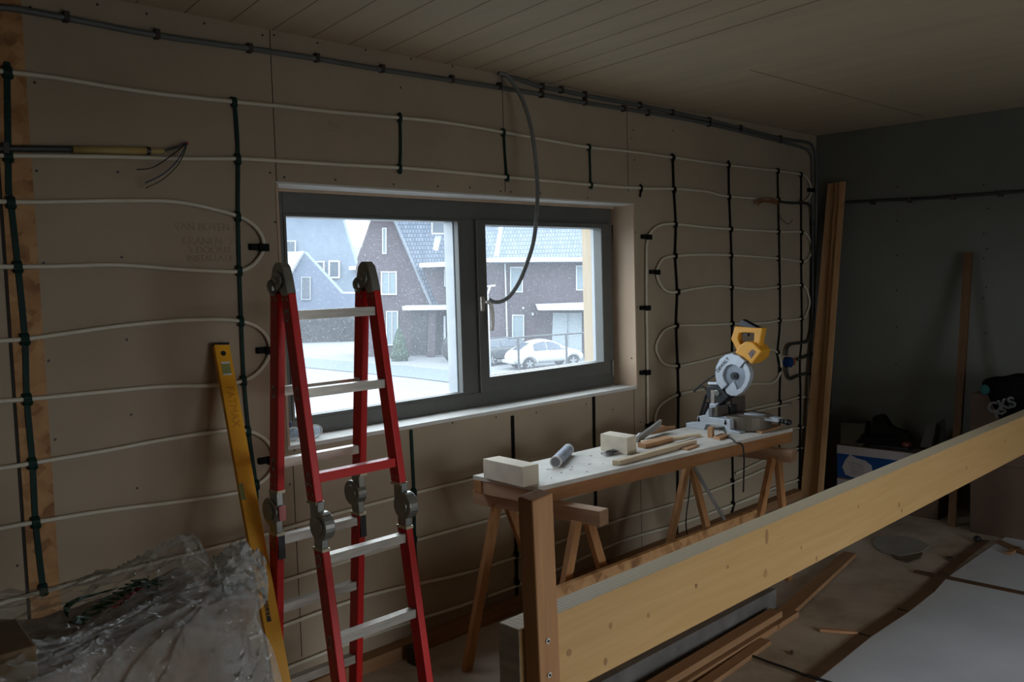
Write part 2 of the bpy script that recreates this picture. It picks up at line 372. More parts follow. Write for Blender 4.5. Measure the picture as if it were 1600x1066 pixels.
# pencil notes on the board
m_pencil = mat('pencil_marks', (.31, .245, .18), .9)
for t, px, py, s in [('VAN BOVEN A', 324, 355, .038), ('KRANEN  3', 325, 377, .04), ("'t DOORPI", 328, 391, .036), ('INSTALLATIE', 330, 404, .032), ('Rm', 522, 195, .045)]:
    text_mesh(t, s, m4_from(wz(px, py)+Vector((0, -.001, 0)), (1, 0, 0), (0, 0, 1)), m_pencil, 'pencil_note', wallf, .0003)
p = wz(510, 203); MB().box(p.x, p.x+.07, WALL-.0012, WALL, p.z-.001, p.z+.001).build('pencil_underline', m_pencil, wallf)

# OSB strip in the wall with a dark gap beside it
st(MB().box(.862, .953, WALL-.004, WALL+.01, .0, HC-.002).build('trim_1', m_osb))
st(MB().box(.853, .862, WALL-.002, WALL+.01, .0, HC-.002).build('trim_2', m_seam))

# ------------------------------------------------------------------ window
FY0, FY1 = 3.26, 3.36
win = tag(bpy.data.objects.new('window_1', None), kind='structure'); C.objects.link(win); win.location = (2.95, FY0, WZ0); LOC['window_1'] = Vector((2.95, FY0, WZ0))
def fy(px, py): return at_y(px, py, FY0)
gl0, gl1 = fy(442, 335), fy(727, 613)
GX0, GX1 = fy(442, 335).x, fy(719, 400).x      # left glass
GZ1, GZ0 = fy(580, 338).z, fy(600, 636).z
SX0, SX1, SZ1, SZ0 = fy(742, 400).x, fy(953, 450).x, fy(840, 334).z, fy(850, 610).z   # sash outer
RX0, RX1 = fy(758, 470).x, fy(937.5, 460).x
RZ1, RZ0 = fy(845, 354.5).z, fy(850, 577).z
b = MB()
def rect(x0, x1, z0, z1, y): return [(x0, y, z0), (x1, y, z0), (x1, y, z1), (x0, y, z1)]
b.box(WX0, GX0, FY0, FY1, WZ0, WZ1); b.box(SX1, WX1, FY0+.0, FY1, WZ0, WZ1)
b.box(GX0, SX1, FY0, FY1, GZ1, WZ1); b.box(GX0, SX1, FY0, FY1, WZ0, GZ0)
b.box(GX1, SX0, FY0, FY1, GZ0, GZ1)
b.build('window_frame', m_frame, win, bevel=.003)
m_outer = mat('pale_outer_frame', (.34, .36, .38), .4)
b = MB(); b.ring(rect(GX0, GX1, GZ0, GZ1, FY0+.037), rect(GX0+.012, GX1-.012, GZ0+.012, GZ1-.012, FY0+.037), (0, .064, 0)); b.build('outer_bead', m_outer, win)
b = MB(); b.ring(rect(RX0-.012, RX1+.012, RZ0-.012, RZ1+.012, FY0+.037), rect(RX0+.002, RX1-.002, RZ0+.002, RZ1-.002, FY0+.037), (0, .02, 0)); b.build('outer_bead', m_outer, win)
b = MB(); b.ring(rect(GX0, GX1, GZ0, GZ1, FY0-.004), rect(GX0+.012, GX1-.012, GZ0+.012, GZ1-.012, FY0-.004), (0, .03, 0))
b.build('glazing_bead', m_frame, win, bevel=.002)
b = MB(); b.ring(rect(SX0-.004, SX1, GZ0-.0, GZ1+.0, FY0-.02), rect(RX0, RX1, RZ0, RZ1, FY0-.02), (0, .07, 0))
sash = b.build('opening_sash', m_frame, win, bevel=.004)
MB().box(GX0+.005, GX1-.005, FY0+.03, FY0+.036, GZ0+.005, GZ1-.005).build('left_pane', m_glass, win)
MB().box(RX0-.005, RX1+.005, FY0+.03, FY0+.036, RZ0-.005, RZ1+.005).build('right_pane', m_glass, win)
# handle
hp = at_y(752, 474, FY0-.02); b = MB(); b.box(hp.x-.014, hp.x+.014, hp.y-.012, hp.y, hp.z-.04, hp.z+.035)
hb = b.build('handle_plate', m_alu, win, bevel=.005)
P = [hp+Vector(v) for v in [(0, -.01, .005), (0, -.045, .005), (.012, -.055, -.005), (.02, -.056, -.05), (.02, -.055, -.10), (.014, -.054, -.135)]]
MB().tube(smooth_path(P, 5), .0095, 10).build('lever', m_alu, win, smooth=True)
hg = at_y(957, 575, FY0-.02); MB().box(hg.x-.012, hg.x-.002, hg.y-.012, hg.y, hg.z-.045, hg.z+.045).build('hinge_cover', m_steel, win, bevel=.003)
MB().tube([at_y(957.5, 352, FY0-.01), at_y(961, 450, FY0-.012), at_y(963, 597, FY0-.01)], .008, 6).build('black_sealing_strip', m_strapb, win)
# reveal lining, sill, head batten
b = MB(); b.box(WX0-.001, WX1-.012, WALL-.004, FY0+.0, WZ0-.012, WZ0+.004); st(b.build('trim_3', m_sill))
st(MB().box(WX1-.012, WX1+.001, WALL-.003, FY0, WZ0+.004, WZ1-.004).build('trim_4', m_reveal))
st(MB().box(WX0-.001, WX0+.010, WALL-.003, FY0, WZ0+.004, WZ1-.004).build('trim_5', m_reveal))
st(MB().box(WX0-.001, WX1+.001, WALL-.003, FY0, WZ1-.006, WZ1+.002).build('trim_6', m_sill))
st(MB().box(WX0+.01, WX1-.012, FY0-.02, FY0, WZ1-.018, WZ1-.006).build('trim_7', m_reveal))
# batten along the wall foot
p0 = at_y(430, 1071, 3.03); p1 = at_y(835, 931, 3.03)
tag(MB().box(1.5, 5.9, 3.03, 3.095, .0, .058).build('floor_batten', m_fplank), 'long brown timber batten lying along the foot of the window wall', 'batten')
tag(MB().box(2.28, 2.34, 2.93, 2.99, 0, .075).build('black_bracket', m_blackp), 'small black plastic block on the floor beside the red ladder', 'bracket')

# ================================================================== HEATING PIPES
def path_on_wall(pts, off=.012, n=5): return smooth_path([at_y(x, y, WALL-off) for x, y in pts], n)
PR = .0078
def pipe(pts, label):
    o = MB().tube(path_on_wall(pts), PR, 8).build('heating_pipe', m_pipe, smooth=True)
    return tag(o, label, 'pipe', 'white heating pipes clipped to the window wall')
pipe([(-60, 104), (0, 111), (17, 113), (84, 121), (169, 135), (253, 147), (366, 159), (440, 166), (512, 174), (625, 184), (700, 192), (784, 206), (850, 218), (919, 230), (979, 236), (1051, 246), (1138, 258), (1216, 267), (1252, 273), (1263, 282), (1268, 298), (1262, 311), (1252, 316),
      (1216, 312), (1138, 307), (1100, 299), (1054, 295), (1000, 294), (925, 289), (850, 282), (794, 277), (700, 268), (625, 262), (512, 256), (400, 249), (372, 248), (281, 248), (169, 245), (0, 243), (-60, 243)], 'longest white pipe, two runs along the top of the wall above the window')
pipe([(-60, 315), (0, 315), (51, 316), (169, 314), (253, 314), (298, 319), (338, 328), (372, 338), (394, 350), (408, 367), (412, 384), (408, 398), (394, 415), (372, 424), (338, 424), (281, 421), (225, 416.5), (169, 414), (84, 416.5), (0, 417), (-60, 418)], 'uppermost of the white pipe loops left of the red ladder, behind the pencil notes')
pipe([(-60, 538), (0, 533), (56, 528), (169, 512), (253, 503), (310, 499.6), (360, 500), (394, 507), (414, 522), (422, 542), (419, 559), (405, 580), (383, 594), (338, 602), (253, 604.5), (169, 612), (56, 623), (0, 627), (-60, 632)], 'middle white pipe loop left of the ladder, crossing the top of the yellow spirit level')
pipe([(-60, 738), (0, 732), (56, 723), (169, 704), (253, 688), (352, 673), (388, 674), (411, 684), (425, 701), (429, 720), (422, 740), (403, 757), (372, 770), (281, 784), (169, 798), (56, 816), (0, 826), (-60, 834)], 'lowest white pipe loop left of the ladder, behind the middle of the yellow level')
def run(x0, x1, zs, label):
    n = len(zs); P = [Vector((x0+(x1-x0)*i/(n-1), WALL-.012, z)) for i, z in enumerate(zs)]
    return tag(MB().tube(smooth_path(P, 4), PR, 8).build('heating_pipe', m_pipe, smooth=True), label, 'pipe', 'white heating pipes clipped to the window wall')
run(.5, 5.85, [.655, .67, .672, .69, .695, .69, .698, .69, .695, .69, .685], 'white pipe run just under the window sill, above the plastic wrapped pile')
run(1.0, 5.85, [.475, .47, .482, .478, .474, .478, .48, .49, .485], 'second white pipe run down below the window, behind the ladder rungs')
run(1.0, 5.62, [.30, .29, .305, .258, .255, .265, .25, .255, .285], 'third white pipe run down below the window, behind the trestle legs')
run(1.0, 5.62, [.14, .12, .13, .11, .112, .14, .115, .11, .10], 'white pipe run closest to the floor along the window wall')
pipe([(1010, 700), (1012, 667), (1011, 540), (1010, 481), (1010, 400), (1011, 379), (1017, 363), (1031, 352), (1055, 350), (1100, 355), (1143, 358), (1216, 362), (1254, 363), (1265, 374), (1269, 388), (1264, 402), (1253, 409), (1216, 404), (1143, 399), (1092, 398), (1057, 400), (1037, 404), (1028, 417), (1026, 430), (1033, 447), (1044, 456), (1060, 456), (1092, 450), (1124, 447), (1144, 449), (1181, 452), (1218, 448), (1253, 446), (1262, 458), (1265, 474), (1261, 488), (1253, 498), (1219, 501), (1190, 505), (1144, 506), (1101, 508), (1060, 509), (1039, 516), (1028, 532), (1025, 545), (1029, 557), (1038, 569), (1059, 572), (1093, 565), (1121, 558), (1160, 548), (1196, 546), (1212, 549), (1219, 560), (1220, 577), (1215, 591), (1204, 599), (1176, 600), (1130, 603), (1090, 610), (1059, 617), (1036, 630), (1026, 644), (1023, 665), (1022, 700)], 'white pipe snaking in many bends over the wall right of the window, behind the saw')
pipe([(1130, 650), (1185, 636), (1219, 629), (1250, 621), (1264, 623), (1272, 636), (1270, 653), (1261, 664), (1250, 669), (1225, 671), (1160, 690)], 'short white pipe loop right of the saw, level with the worktop')
pipe([(1150, 740), (1210, 712), (1247, 701), (1263, 704), (1271, 718), (1268, 732), (1261, 741), (1247, 750), (1225, 757), (1190, 771), (1130, 796)], 'dim white pipe loop low in the corner right of the trestle bench')

# straps (green or black bands holding the pipes)
def strap(pts, wid, m_, knots, label):
    P = [at_y(x, y, WALL-.006) for x, y in pts]
    S = smooth_path(P, 4); b = MB()
    for i in range(len(S)-1): b.bar(S[i]+Vector((0, 0, .0004)), S[i+1], wid, .004, up=Vector((0, 1, 0)))
    o = b.build('pipe_strap', m_)
    tag(o, label, 'strap', 'bands strapping the heating pipes to the wall')
    for (x, y) in knots:
        c = at_y(x, y, WALL-.015); k = MB()
        pts_ = [c+Vector((0, -.013*math.sin(t*PI/6)+.008, .017*math.cos(t*PI/6))) for t in range(7)]
        for i in range(6): k.bar(pts_[i], pts_[i+1], wid*1.35, .005, up=Vector((1, 0, 0)) if False else Vector((0, -1, .01)))
        k.ball(c+Vector((wid*.5, .004, -.012)), .009, (1, .6, 1.2), 8)
        k.build('knot', m_, o)
    return o
G = m_strap; B = m_strapb
strap([(11, 97), (13, 242), (14, 300), (17, 316), (28, 415), (39, 528), (42, 622), (51, 725), (56, 819), (69, 932)], .018, G, [(12, 112), (13, 243), (17, 316), (28, 417), (39, 530), (43, 624), (51, 725), (56, 817), (68, 922)], 'long dark green band over the orange wooden strip in the wall')
strap([(366, 152), (370, 200), (372, 248), (372, 338), (374, 421), (377, 502), (381, 591), (388.5, 673), (400, 757), (401, 790)], .014, G, [(366, 159), (372, 248), (372, 338), (374, 423), (377, 502), (381, 595), (388, 674), (401, 758)], 'long dark green band between the pencil notes and the ladder')
strap([(625, 176), (626, 225), (625, 272)], .012, G, [(625, 184), (625, 263)], 'short dark green band above the left window pane')
strap([(787, 201), (789, 240), (793, 284)], .012, G, [(787, 207), (793, 277)], 'short dark green band beside the hanging grey hose')
strap([(921, 226), (922, 255), (923, 292)], .012, G, [(921, 230), (924, 289)], 'short dark green band above the opening sash')
strap([(1001, 288), (1002, 294), (1000, 308)], .012, B, [(1002, 294)], 'tiny black band at the corner above the window reveal')
strap([(1051, 240), (1053, 296), (1056, 351), (1055, 400), (1058, 455), (1056.5, 509), (1059, 572), (1060, 617), (1059.6, 669), (1059, 734), (1058, 840)], .019, B, [(1052, 246), (1054, 296), (1056, 351), (1056, 400), (1060, 456), (1058, 509), (1060, 572), (1061, 617)], 'long black band nearest the window, left of the saw')
strap([(1138.5, 251), (1139.5, 308), (1143, 399), (1144, 506), (1144, 600), (1144.6, 712), (1146, 788), (1143, 802)], .019, B, [(1139, 258), (1140, 308), (1143, 358), (1143, 399), (1144, 449), (1145, 506), (1145, 752), (1146, 788)], 'long black band directly behind the yellow saw')
strap([(1215, 264), (1216, 312), (1218, 404), (1219, 501), (1215, 552), (1219, 581), (1218, 629), (1218, 692), (1217, 725)], .019, B, [(1216, 267), (1217, 312), (1217, 362), (1217, 404), (1218, 448), (1219, 501), (1216, 551), (1219, 578), (1219, 629)], 'long black band just right of the saw')
strap([(1252, 272), (1252, 400), (1253, 519), (1250, 565), (1251, 622), (1250, 700), (1249, 765)], .02, B, [(1252, 273), (1252, 316), (1253, 363), (1253, 409), (1253, 446), (1253, 498), (1250, 621), (1250, 668), (1249, 701), (1249, 750)], 'long black band nearest the dark corner of the room')
strap([(642.5, 672), (647, 770), (648, 840), (652.5, 920)], .014, G, [(647.5, 770), (648, 843)], 'dark green band hanging under the sill right of the ladder')
strap([(801, 650), (804, 775), (807, 870), (808, 934)], .018, B, [(807, 868), (808, 911)], 'black band under the sill behind the left end of the bench')
strap([(928, 620), (929, 700), (931, 780), (932, 830)], .018, B, [(931, 795)], 'black band under the sill behind the middle of the bench')
# plastic clips on the loops
def clip(px, py, horiz, label, wd=.075, hh=.024):
    c = at_y(px, py, WALL-.014); b = MB()
    b.box(c.x-wd/2, c.x+wd/2, WALL-.02, WALL, c.z-hh/2, c.z+hh/2); b.box(c.x-wd*.1, c.x+wd*.45, WALL-.032, WALL-.018, c.z-hh*.7, c.z+hh*.5)
    tag(b.build('pipe_clip', m_strapb, bevel=.002), label, 'clip', 'black clips at the pipe bends')
for a in [(405, 386, 1, 'black clip on the uppermost pipe loop left of the ladder'), (416, 547, 1, 'black clip on the middle pipe loop beside the ladder'), (419, 719, 1, 'black clip on the lowest pipe loop beside the ladder'),
          (1010, 370, 1, 'black clip at the upper corner of the upright pipe right of the window'), (1023, 425, 1, 'black clip on the small bend left of the first long black band'), (1008, 481, 1, 'black clip midway up the upright pipe right of the window'), (1008, 582, 1, 'black clip low on the upright pipe beside the window corner'),
          (1017, 664, 1, 'black clip just above the bench where two pipes go down'), (1267, 297, 1, 'black clip on the topmost bend near the room corner'), (1273, 641, 1, 'black clip on the bend near the room corner at worktop height')]: clip(*a)

# ================================================================== CONDUITS
def conduit(pts, r, m_, label, saddles=(), off=.012, cat='conduit'):
    P = smooth_path([at_y(x, y, WALL-off) for x, y in pts], 5)
    o = MB().tube(P, r, 10).build('conduit', m_, smooth=True); tag(o, label, cat, 'grey conduits on the walls')
    for (x, y) in saddles:
        c = at_y(x, y, WALL-.012)
        MB().box(c.x-.008, c.x+.008, c.y-.012, WALL, c.z-.015, c.z+.018).build('saddle', m_saddle, o)
    return o
conduit([(-60, 4), (0, 11), (34, 15.5), (101, 27.6), (245, 55), (391, 76), (494, 91.6), (597, 109), (703, 125), (847, 148), (910, 160), (1012, 176), (1108, 194), (1219, 221), (1255, 231), (1266, 240), (1269, 262), (1269, 400), (1268, 560), (1267, 745)], .0105, m_conduit, 'long grey conduit along the top of the window wall, turning down in the corner',
        [(103, 27), (245, 54), (390, 76), (495, 91), (597, 108), (706, 124), (780, 135), (846, 148), (914, 160), (974, 170), (1012, 177), (1108, 194), (1155, 203), (1219, 220), (1269, 350), (1268, 480)])
conduit([(779, 114), (794, 119), (847, 136), (877, 141), (913, 149), (1000, 165), (1108, 188), (1219, 216), (1258, 222), (1271, 231), (1275, 262), (1275, 400), (1274, 560), (1273, 745)], .0105, m_conduit, 'shorter upper grey conduit starting where the hose hangs down',
        [(847, 136), (877, 141), (914, 149), (1000, 165), (1050, 176), (1108, 188), (1157, 200), (1219, 216)])
conduit([(1217, 315), (1237, 317), (1253.5, 317), (1264, 320), (1269, 332), (1270, 400), (1269, 500), (1266, 525), (1262, 533), (1251, 536), (1236, 538), (1230, 545), (1229, 556)], .010, m_conduitd, 'dark conduit looping from the loose wires down to the blue box', [(1270, 349), (1270, 430)], off=.03)
o = conduit([(1277, 552), (1262, 556), (1246, 562)], .010, m_conduitd, 'short dark conduit stub ending in the blue box', off=.03)
conduit([(1277, 585), (1262, 584), (1245, 588), (1235, 592), (1230, 583), (1229, 574)], .010, m_conduitd, 'dark conduit bend below the blue box', off=.03)
c = at_y(1231, 566, WALL-.02); b = MB(); b.cyl((c.x, WALL-.045, c.z), (c.x, WALL, c.z), .036, seg=20)
bx = b.build('wall_box', m_blue); tag(bx, 'round blue socket box on the wall near the corner', 'socket box')
b = MB(); b.cyl((c.x+.05, WALL-.04, c.z), (c.x+.05, WALL-.001, c.z), .027, seg=16); b.build('orange_cap', mat('orange_cap', (.22, .05, .015), .6), bx)
# conduit stub with yellow tube at the far left
conduit([(-40, 231), (0, 232), (60, 232.5), (113, 233)], .011, m_conduitd, 'dark conduit stub at the left edge ending in a yellow tube', [(8, 232)])
b = MB(); b.tube([at_y(x, y, WALL-.015) for x, y in [(113, 233.5), (170, 234.5), (231, 236)]], .0125, 10); b.tube([at_y(x, y, WALL-.015) for x, y in [(231, 236), (240, 236), (256, 236.5)]], [.0115, .0095, .0085], 10)
yt = b.build('insulating_tube', m_yel, smooth=True); tag(yt, 'yellow tube with loose wires coming out, above the second pipe run', 'tube')
b = MB(); q = at_y(231, 236, WALL-.015); b.cyl(q-Vector((.006, 0, 0)), q+Vector((.006, 0, 0)), .0145, seg=12); b.build('black_tape', m_blackp, yt)
for nm, cc, pts in [('blue_wire', (.02, .04, .12), [(256, 236), (280, 228), (291, 224), (278, 250), (255, 272), (227, 286)]), ('brown_wire', (.03, .02, .015), [(256, 236), (278, 229), (291, 224), (265, 245), (238, 262), (214, 265)]), ('green_wire', (.08, .1, .04), [(256, 237), (282, 230), (292, 225), (280, 255), (255, 280), (228, 294)])]:
    MB().tube(smooth_path([at_y(x, y, WALL-.02-.03*(k > 2)) for k, (x, y) in enumerate(pts)], 5), .0022, 6).build(nm, mat(nm, cc, .5), yt, smooth=True)
q = at_y(292, 224, WALL-.02); MB().ball(q, .006).build('red_wire_cap', mat('red_cap', (.3, .02, .015), .5), yt)
# loose orange-brown wires right
b = MB()
for k in range(5):
    b.tube(smooth_path([at_y(x, y+k*1.6-3, WALL-.03-.004*k) for x, y in [(1216, 316), (1207, 314), (1198, 312+k % 2*2), (1190, 313), (1183, 314+k)]], 4), .003, 6)
lw = b.build('loose_wires', mat('orange_wires', (.25, .09, .03), .5)); tag(lw, 'bunch of loose orange wires sticking out between the black bands', 'wires')
MB().tube(smooth_path([at_y(x, y, WALL-.03) for x, y in [(1216, 318), (1216, 330), (1222, 343), (1231, 350), (1236, 347), (1238, 343)]], 5), .0022, 6).build('dark_wire', m_cable, lw, smooth=True)
# hanging grey hose
hpts = [(779, 114, 3.06), (790, 117, 3.05), (803, 132, 3.03), (818, 160, 3.0), (830, 200, 2.97), (837, 250, 2.95), (840, 300, 2.93), (838, 340, 2.92), (836, 362, 2.92), (832, 384, 2.92), (824.5, 408, 2.93), (814, 435, 2.94), (802.5, 455, 2.96), (791, 467, 2.98), (779, 472, 3.0), (769, 471, 3.02), (764, 467.5, 3.03)]
tag(MB().tube(smooth_path([at_y(*p) for p in hpts], 5), .0098, 10).build('hanging_hose', m_hose, smooth=True), 'grey flexible hose hanging in a curve in front of the window', 'hose')
# right wall conduit
P = [at_x(x, y, XR-.012) for x, y in [(1660, 296), (1600, 299), (1464, 309), (1330, 316), (1308, 319), (1297, 327), (1293, 345), (1294, 400), (1296, 500), (1297, 640)]]
rc = tag(MB().tube(smooth_path(P, 5), .010, 10).build('conduit', m_conduitd, smooth=True), 'dark conduit running across the grey right wall behind the planks', 'conduit', 'grey conduits on the walls')
for x, y in [(1365, 315), (1422, 312), (1490, 307), (1564, 302)]:
    q = at_x(x, y, XR-.012); MB().box(XR-.028, XR, q.y-.012, q.y+.012, q.z-.022, q.z+.014).build('saddle', m_saddle, rc)
wr = bpy.data.objects['wall_right']
s1 = None
for x, y in [(1401, 292), (1402, 345), (1401, 399), (1401, 454), (1401, 511), (1400, 569), (1537, 289), (1543, 326), (1537, 365), (1542, 389), (1537, 404), (1541, 449), (1537, 466), (1540, 520)]:
    q = at_x(x, y, XR)
    if s1 is None: s1 = MB().cyl(q+Vector((.002, 0, 0)), q-Vector((.001, 0, 0)), .006, seg=8).build('screw', m_screw, wr); q0 = q
    else: copy_of(s1, wr, q-q0)
def zz(p, z): return Vector((p.x, p.y, z))
# ================================================================== LADDER
LX0, LX1, RW, RD = 1.520, 1.885, .028, .052
def lad_y(front, z): return 2.572-(1.62-z)*.160 if front else 2.632+(1.62-z)*.098
lad = empty('folding_ladder', (1.70, 2.55, 0), 'red folding aluminium ladder standing open in front of the window', 'ladder')
for front in (True, False):
    for x0 in (LX0, LX1-RW):
        for z0, z1 in ((.0, .785), (.935, 1.605)):
            b = MB(); d = RD/2
            if z0 == 0: z0 = .035
            y0, y1 = lad_y(front, z0), lad_y(front, z1)
            b.hexa([(x0, y0-d, z0), (x0+RW, y0-d, z0), (x0+RW, y0+d, z0), (x0, y0+d, z0)], [(x0, y1-d, z1), (x0+RW, y1-d, z1), (x0+RW, y1+d, z1), (x0, y1+d, z1)])
            b.build('rail', m_red, lad, bevel=.003)
        y0 = lad_y(front, .01)
        MB().box(x0-.003, x0+RW+.003, y0-.03, y0+.03, .0, .04).build('rubber_foot', m_blackp, lad, bevel=.004)
        # mid hinge
        s = -1 if front else 1; zc = .862; yc = lad_y(front, zc)+s*.022
        b = MB(); b.cyl((x0-.004, yc, zc), (x0+RW+.006, yc, zc), .047, seg=24)
        b.cyl((x0-.009, yc, zc), (x0+RW+.011, yc, zc), .030, seg=20)
        for za, zb in ((.785, .84), (.885, .94)):
            ya, yb = lad_y(front, za), lad_y(front, zb)
            b.hexa([(x0+.001, ya-.022, za), (x0+RW-.001, ya-.022, za), (x0+RW-.001, ya+.022, za), (x0+.001, ya+.022, za)], [(x0+.001, yb-.024+s*.01, zb), (x0+RW-.001, yb-.024+s*.01, zb), (x0+RW-.001, yb+.024+s*.01, zb), (x0+.001, yb+.024+s*.01, zb)])
        hg_ = b.build('hinge', m_steel, lad, bevel=.003)
        for za in (.783, .932):
            b = MB(); ya = lad_y(front, za); b.box(x0-.001, x0+RW+.001, ya-.028, ya+.028, za-.002, za+.008)
            b.build('collar', m_brass, hg_)
        if not front:
            yy = lad_y(front, .74); MB().box(x0+.004, x0+RW+.001, yy-.030, yy-.026, .70, .785).build('black_lock_tab', m_blackp, hg_)
            if x0 == LX0:
                MB().box(x0+.004, x0+RW+.001, yc-.055, yc-.05, .835, .885).build('pink_sticker', m_pink, hg_)
# top hinges
for x0 in (LX0, LX1-RW):
    b = MB(); yc, zc = 2.603, 1.648
    pr = [(2.546, 1.600), (2.556, 1.645), (2.572, 1.690), (2.590, 1.706), (2.612, 1.706), (2.632, 1.690), (2.648, 1.645), (2.66, 1.600), (2.634, 1.595), (2.604, 1.62), (2.578, 1.595)]
    b.prism([(x0-.003, y, z) for y, z in pr], (RW+.006, 0, 0))
    b.cyl((x0-.011, yc, zc), (x0+RW+.011, yc, zc), .030, seg=22); b.cyl((x0-.016, yc, zc), (x0+RW+.016, yc, zc), .011, seg=14)
    b.ball((x0-.008, yc+.028, zc-.02), .017, (1, 1, 1.5), 12)
    b.build('hinge', m_steel, lad, bevel=.003)
# rivets and slots on the outer faces, rungs between rails
def rung(front, px, py, red=False):
    y = lad_y(front, 1.2)
    for _ in range(3):
        p = at_y(px, py, y); y = lad_y(front, p.z)
    z = p.z; yc = y; b = MB(); h = .030; d = .034
    n = 5
    b.box(LX0+RW-.002, LX1-RW+.002, yc-d/2, yc+d/2, z-h/2, z+h/2-.002)
    for k in range(n): yy = yc-d/2+d*(k+.5)/n; b.box(LX0+RW-.002, LX1-RW+.002, yy-.0022, yy+.0022, z+h/2-.003, z+h/2)
    b.build('rung', m_red if red else m_alu, lad)
    b = MB()
    for s in range(16):
        a0, a1 = 2*PI*s/16, 2*PI*(s+1)/16
        P = lambda a, r: Vector((LX0-.0015, yc+math.cos(a)*.010*r, z+math.copysign(abs(math.sin(a))**.6, math.sin(a))*.021*r))
        b.hexa([P(a0, 1), P(a1, 1), P(a1, .72), P(a0, .72)], [q+Vector((.003, 0, 0)) for q in (P(a0, 1), P(a1, 1), P(a1, .72), P(a0, .72))])
    b.build('rung_end_ring', m_steel, lad)
for a in [(True, 528, 489), (True, 540, 606), (True, 554, 734, True), (True, 568, 857), (True, 583, 979), (True, 600, 1110),
          (False, 505, 603), (False, 505, 711), (False, 505, 824), (False, 505, 928), (False, 505, 1045), (False, 505, 1150)][:6]: rung(*a)
for a in [(505, 603), (505, 711), (505, 826), (505, 929), (505, 1046), (505, 1150)]: rung(False, *a)
rv = None
for front in (True, False):
    for x0 in (LX0, LX1-RW):
        for z in (1.585, 1.545, .96, .99, .76, .73):
            for s in (-.013, .013):
                c = Vector((x0-.0015, lad_y(front, z)+s, z))
                if rv is None: rv = MB().cyl(c, c+Vector((.0025, 0, 0)), .0035, seg=8).build('rivet', m_steel, lad); rc0 = c
                else: copy_of(rv, lad, c-rc0)

# ================================================================== SPIRIT LEVEL
la = at_y(345, 540, 3.075); lb = Vector((1.437, 2.47, .012))
# aim lower end from the photo
lo = at_y(432, 930, 2.70)
d = (lb-la).normalized(); lev = None
b = MB(); dd = (lb-la); up_ = Vector((0, -1, 0)); dN, sN, uN = frame_of(dd, Vector((-.15, -1, 0)))
b.bar(la, lb, .058, .022, up=Vector((-.1, -1, 0))); lev = b.build('spirit_level', m_lvl, bevel=.002)
tag(lev, 'long orange-yellow spirit level leaning against the wall left of the ladder', 'spirit level')
LL = dd.length
def lp(t, s, u): return la+dN*t+sN*s+uN*u
side = 1 if uN.y < 0 else -1
def lbox(t0, t1, s0, s1, u0, u1, name, m_, par=None):
    b = MB(); b.hexa([lp(t0, s0, u0), lp(t0, s1, u0), lp(t0, s1, u1), lp(t0, s0, u1)], [lp(t1, s0, u0), lp(t1, s1, u0), lp(t1, s1, u1), lp(t1, s0, u1)]); return b.build(name, m_, par or lev, bevel=.001)
u = .011*side
lbox(-.008, .002, -.029, .029, -.011, .011, 'end_cap', m_blackp)
lbox(.075, .115, -.017, .015, u*.9, u*1.18, 'vial', m_vial); lbox(.068, .076, -.017, .015, u*.9, u*1.2, 'vial_frame', m_white); lbox(.114, .12, -.017, .015, u*.9, u*1.2, 'vial_frame', m_white)
b = MB(); b.cyl(lp(.035, 0, u*1.05), lp(.035, 0, u*.9), .010, seg=16); b.build('hang_hole', m_blackp, lev)
se = .029
for t0 in (.52, 1.28): lbox(t0, t0+.06, se-.016, se+.001, u*.9, u*1.15, 'vial', m_vial)
lbox(.885, 1.0, -.0, .016, u*.9, u*1.1, 'maker_plate', m_blackp)
text_mesh('STANLEY', .021, m4_from(lp(.9425, .008, u*1.16), dN, -sN if side > 0 else sN), mat('plate_yellow', (.6, .3, .02), .5), 'maker_lettering', lev, .0003)
text_mesh('FATMAX', .04, m4_from(lp(.24, -.0, u*1.04), dN, -sN if side > 0 else sN), mat('worn_print', (.58, .24, .01), .5), 'worn_lettering', lev, .0003)

# ================================================================== GOGGLES ON THE SILL
g0 = at_z(458, 688, WZ0+.006); g1 = at_z(492, 684, WZ0+.006)
gog = empty('safety_goggles', (g0+g1)/2, 'clear safety goggles with dark blue vents lying on the window sill behind the ladder', 'goggles')
for gx, kn in ((g0, -.01), (g1, -.012)):
    b = MB(); b.ball(gx+Vector((.0, .01, .026)), .034, (1.0, .7, .76), 20); b.build('lens_cup', m_clear, gog, smooth=True)
    MB().cyl(gx+Vector((kn+.008, .02, .05)), gx+Vector((kn+.008, .02, .074)), .0085, seg=14).build('vent', mat('navy_plastic', (.01, .012, .06), .4), gog, bevel=.002)
    MB().tube([gx+Vector((.034*math.cos(a), .01-.012, .026+.026*math.sin(a))) for a in [2*PI*k/20 for k in range(21)]], .0028, 6, cap=False).build('rim', m_sill, gog, smooth=True)
MB().bar(g0+Vector((.025, .0, .03)), g1+Vector((-.025, .0, .03)), .008, .012).build('nose_bridge', m_clear, gog)

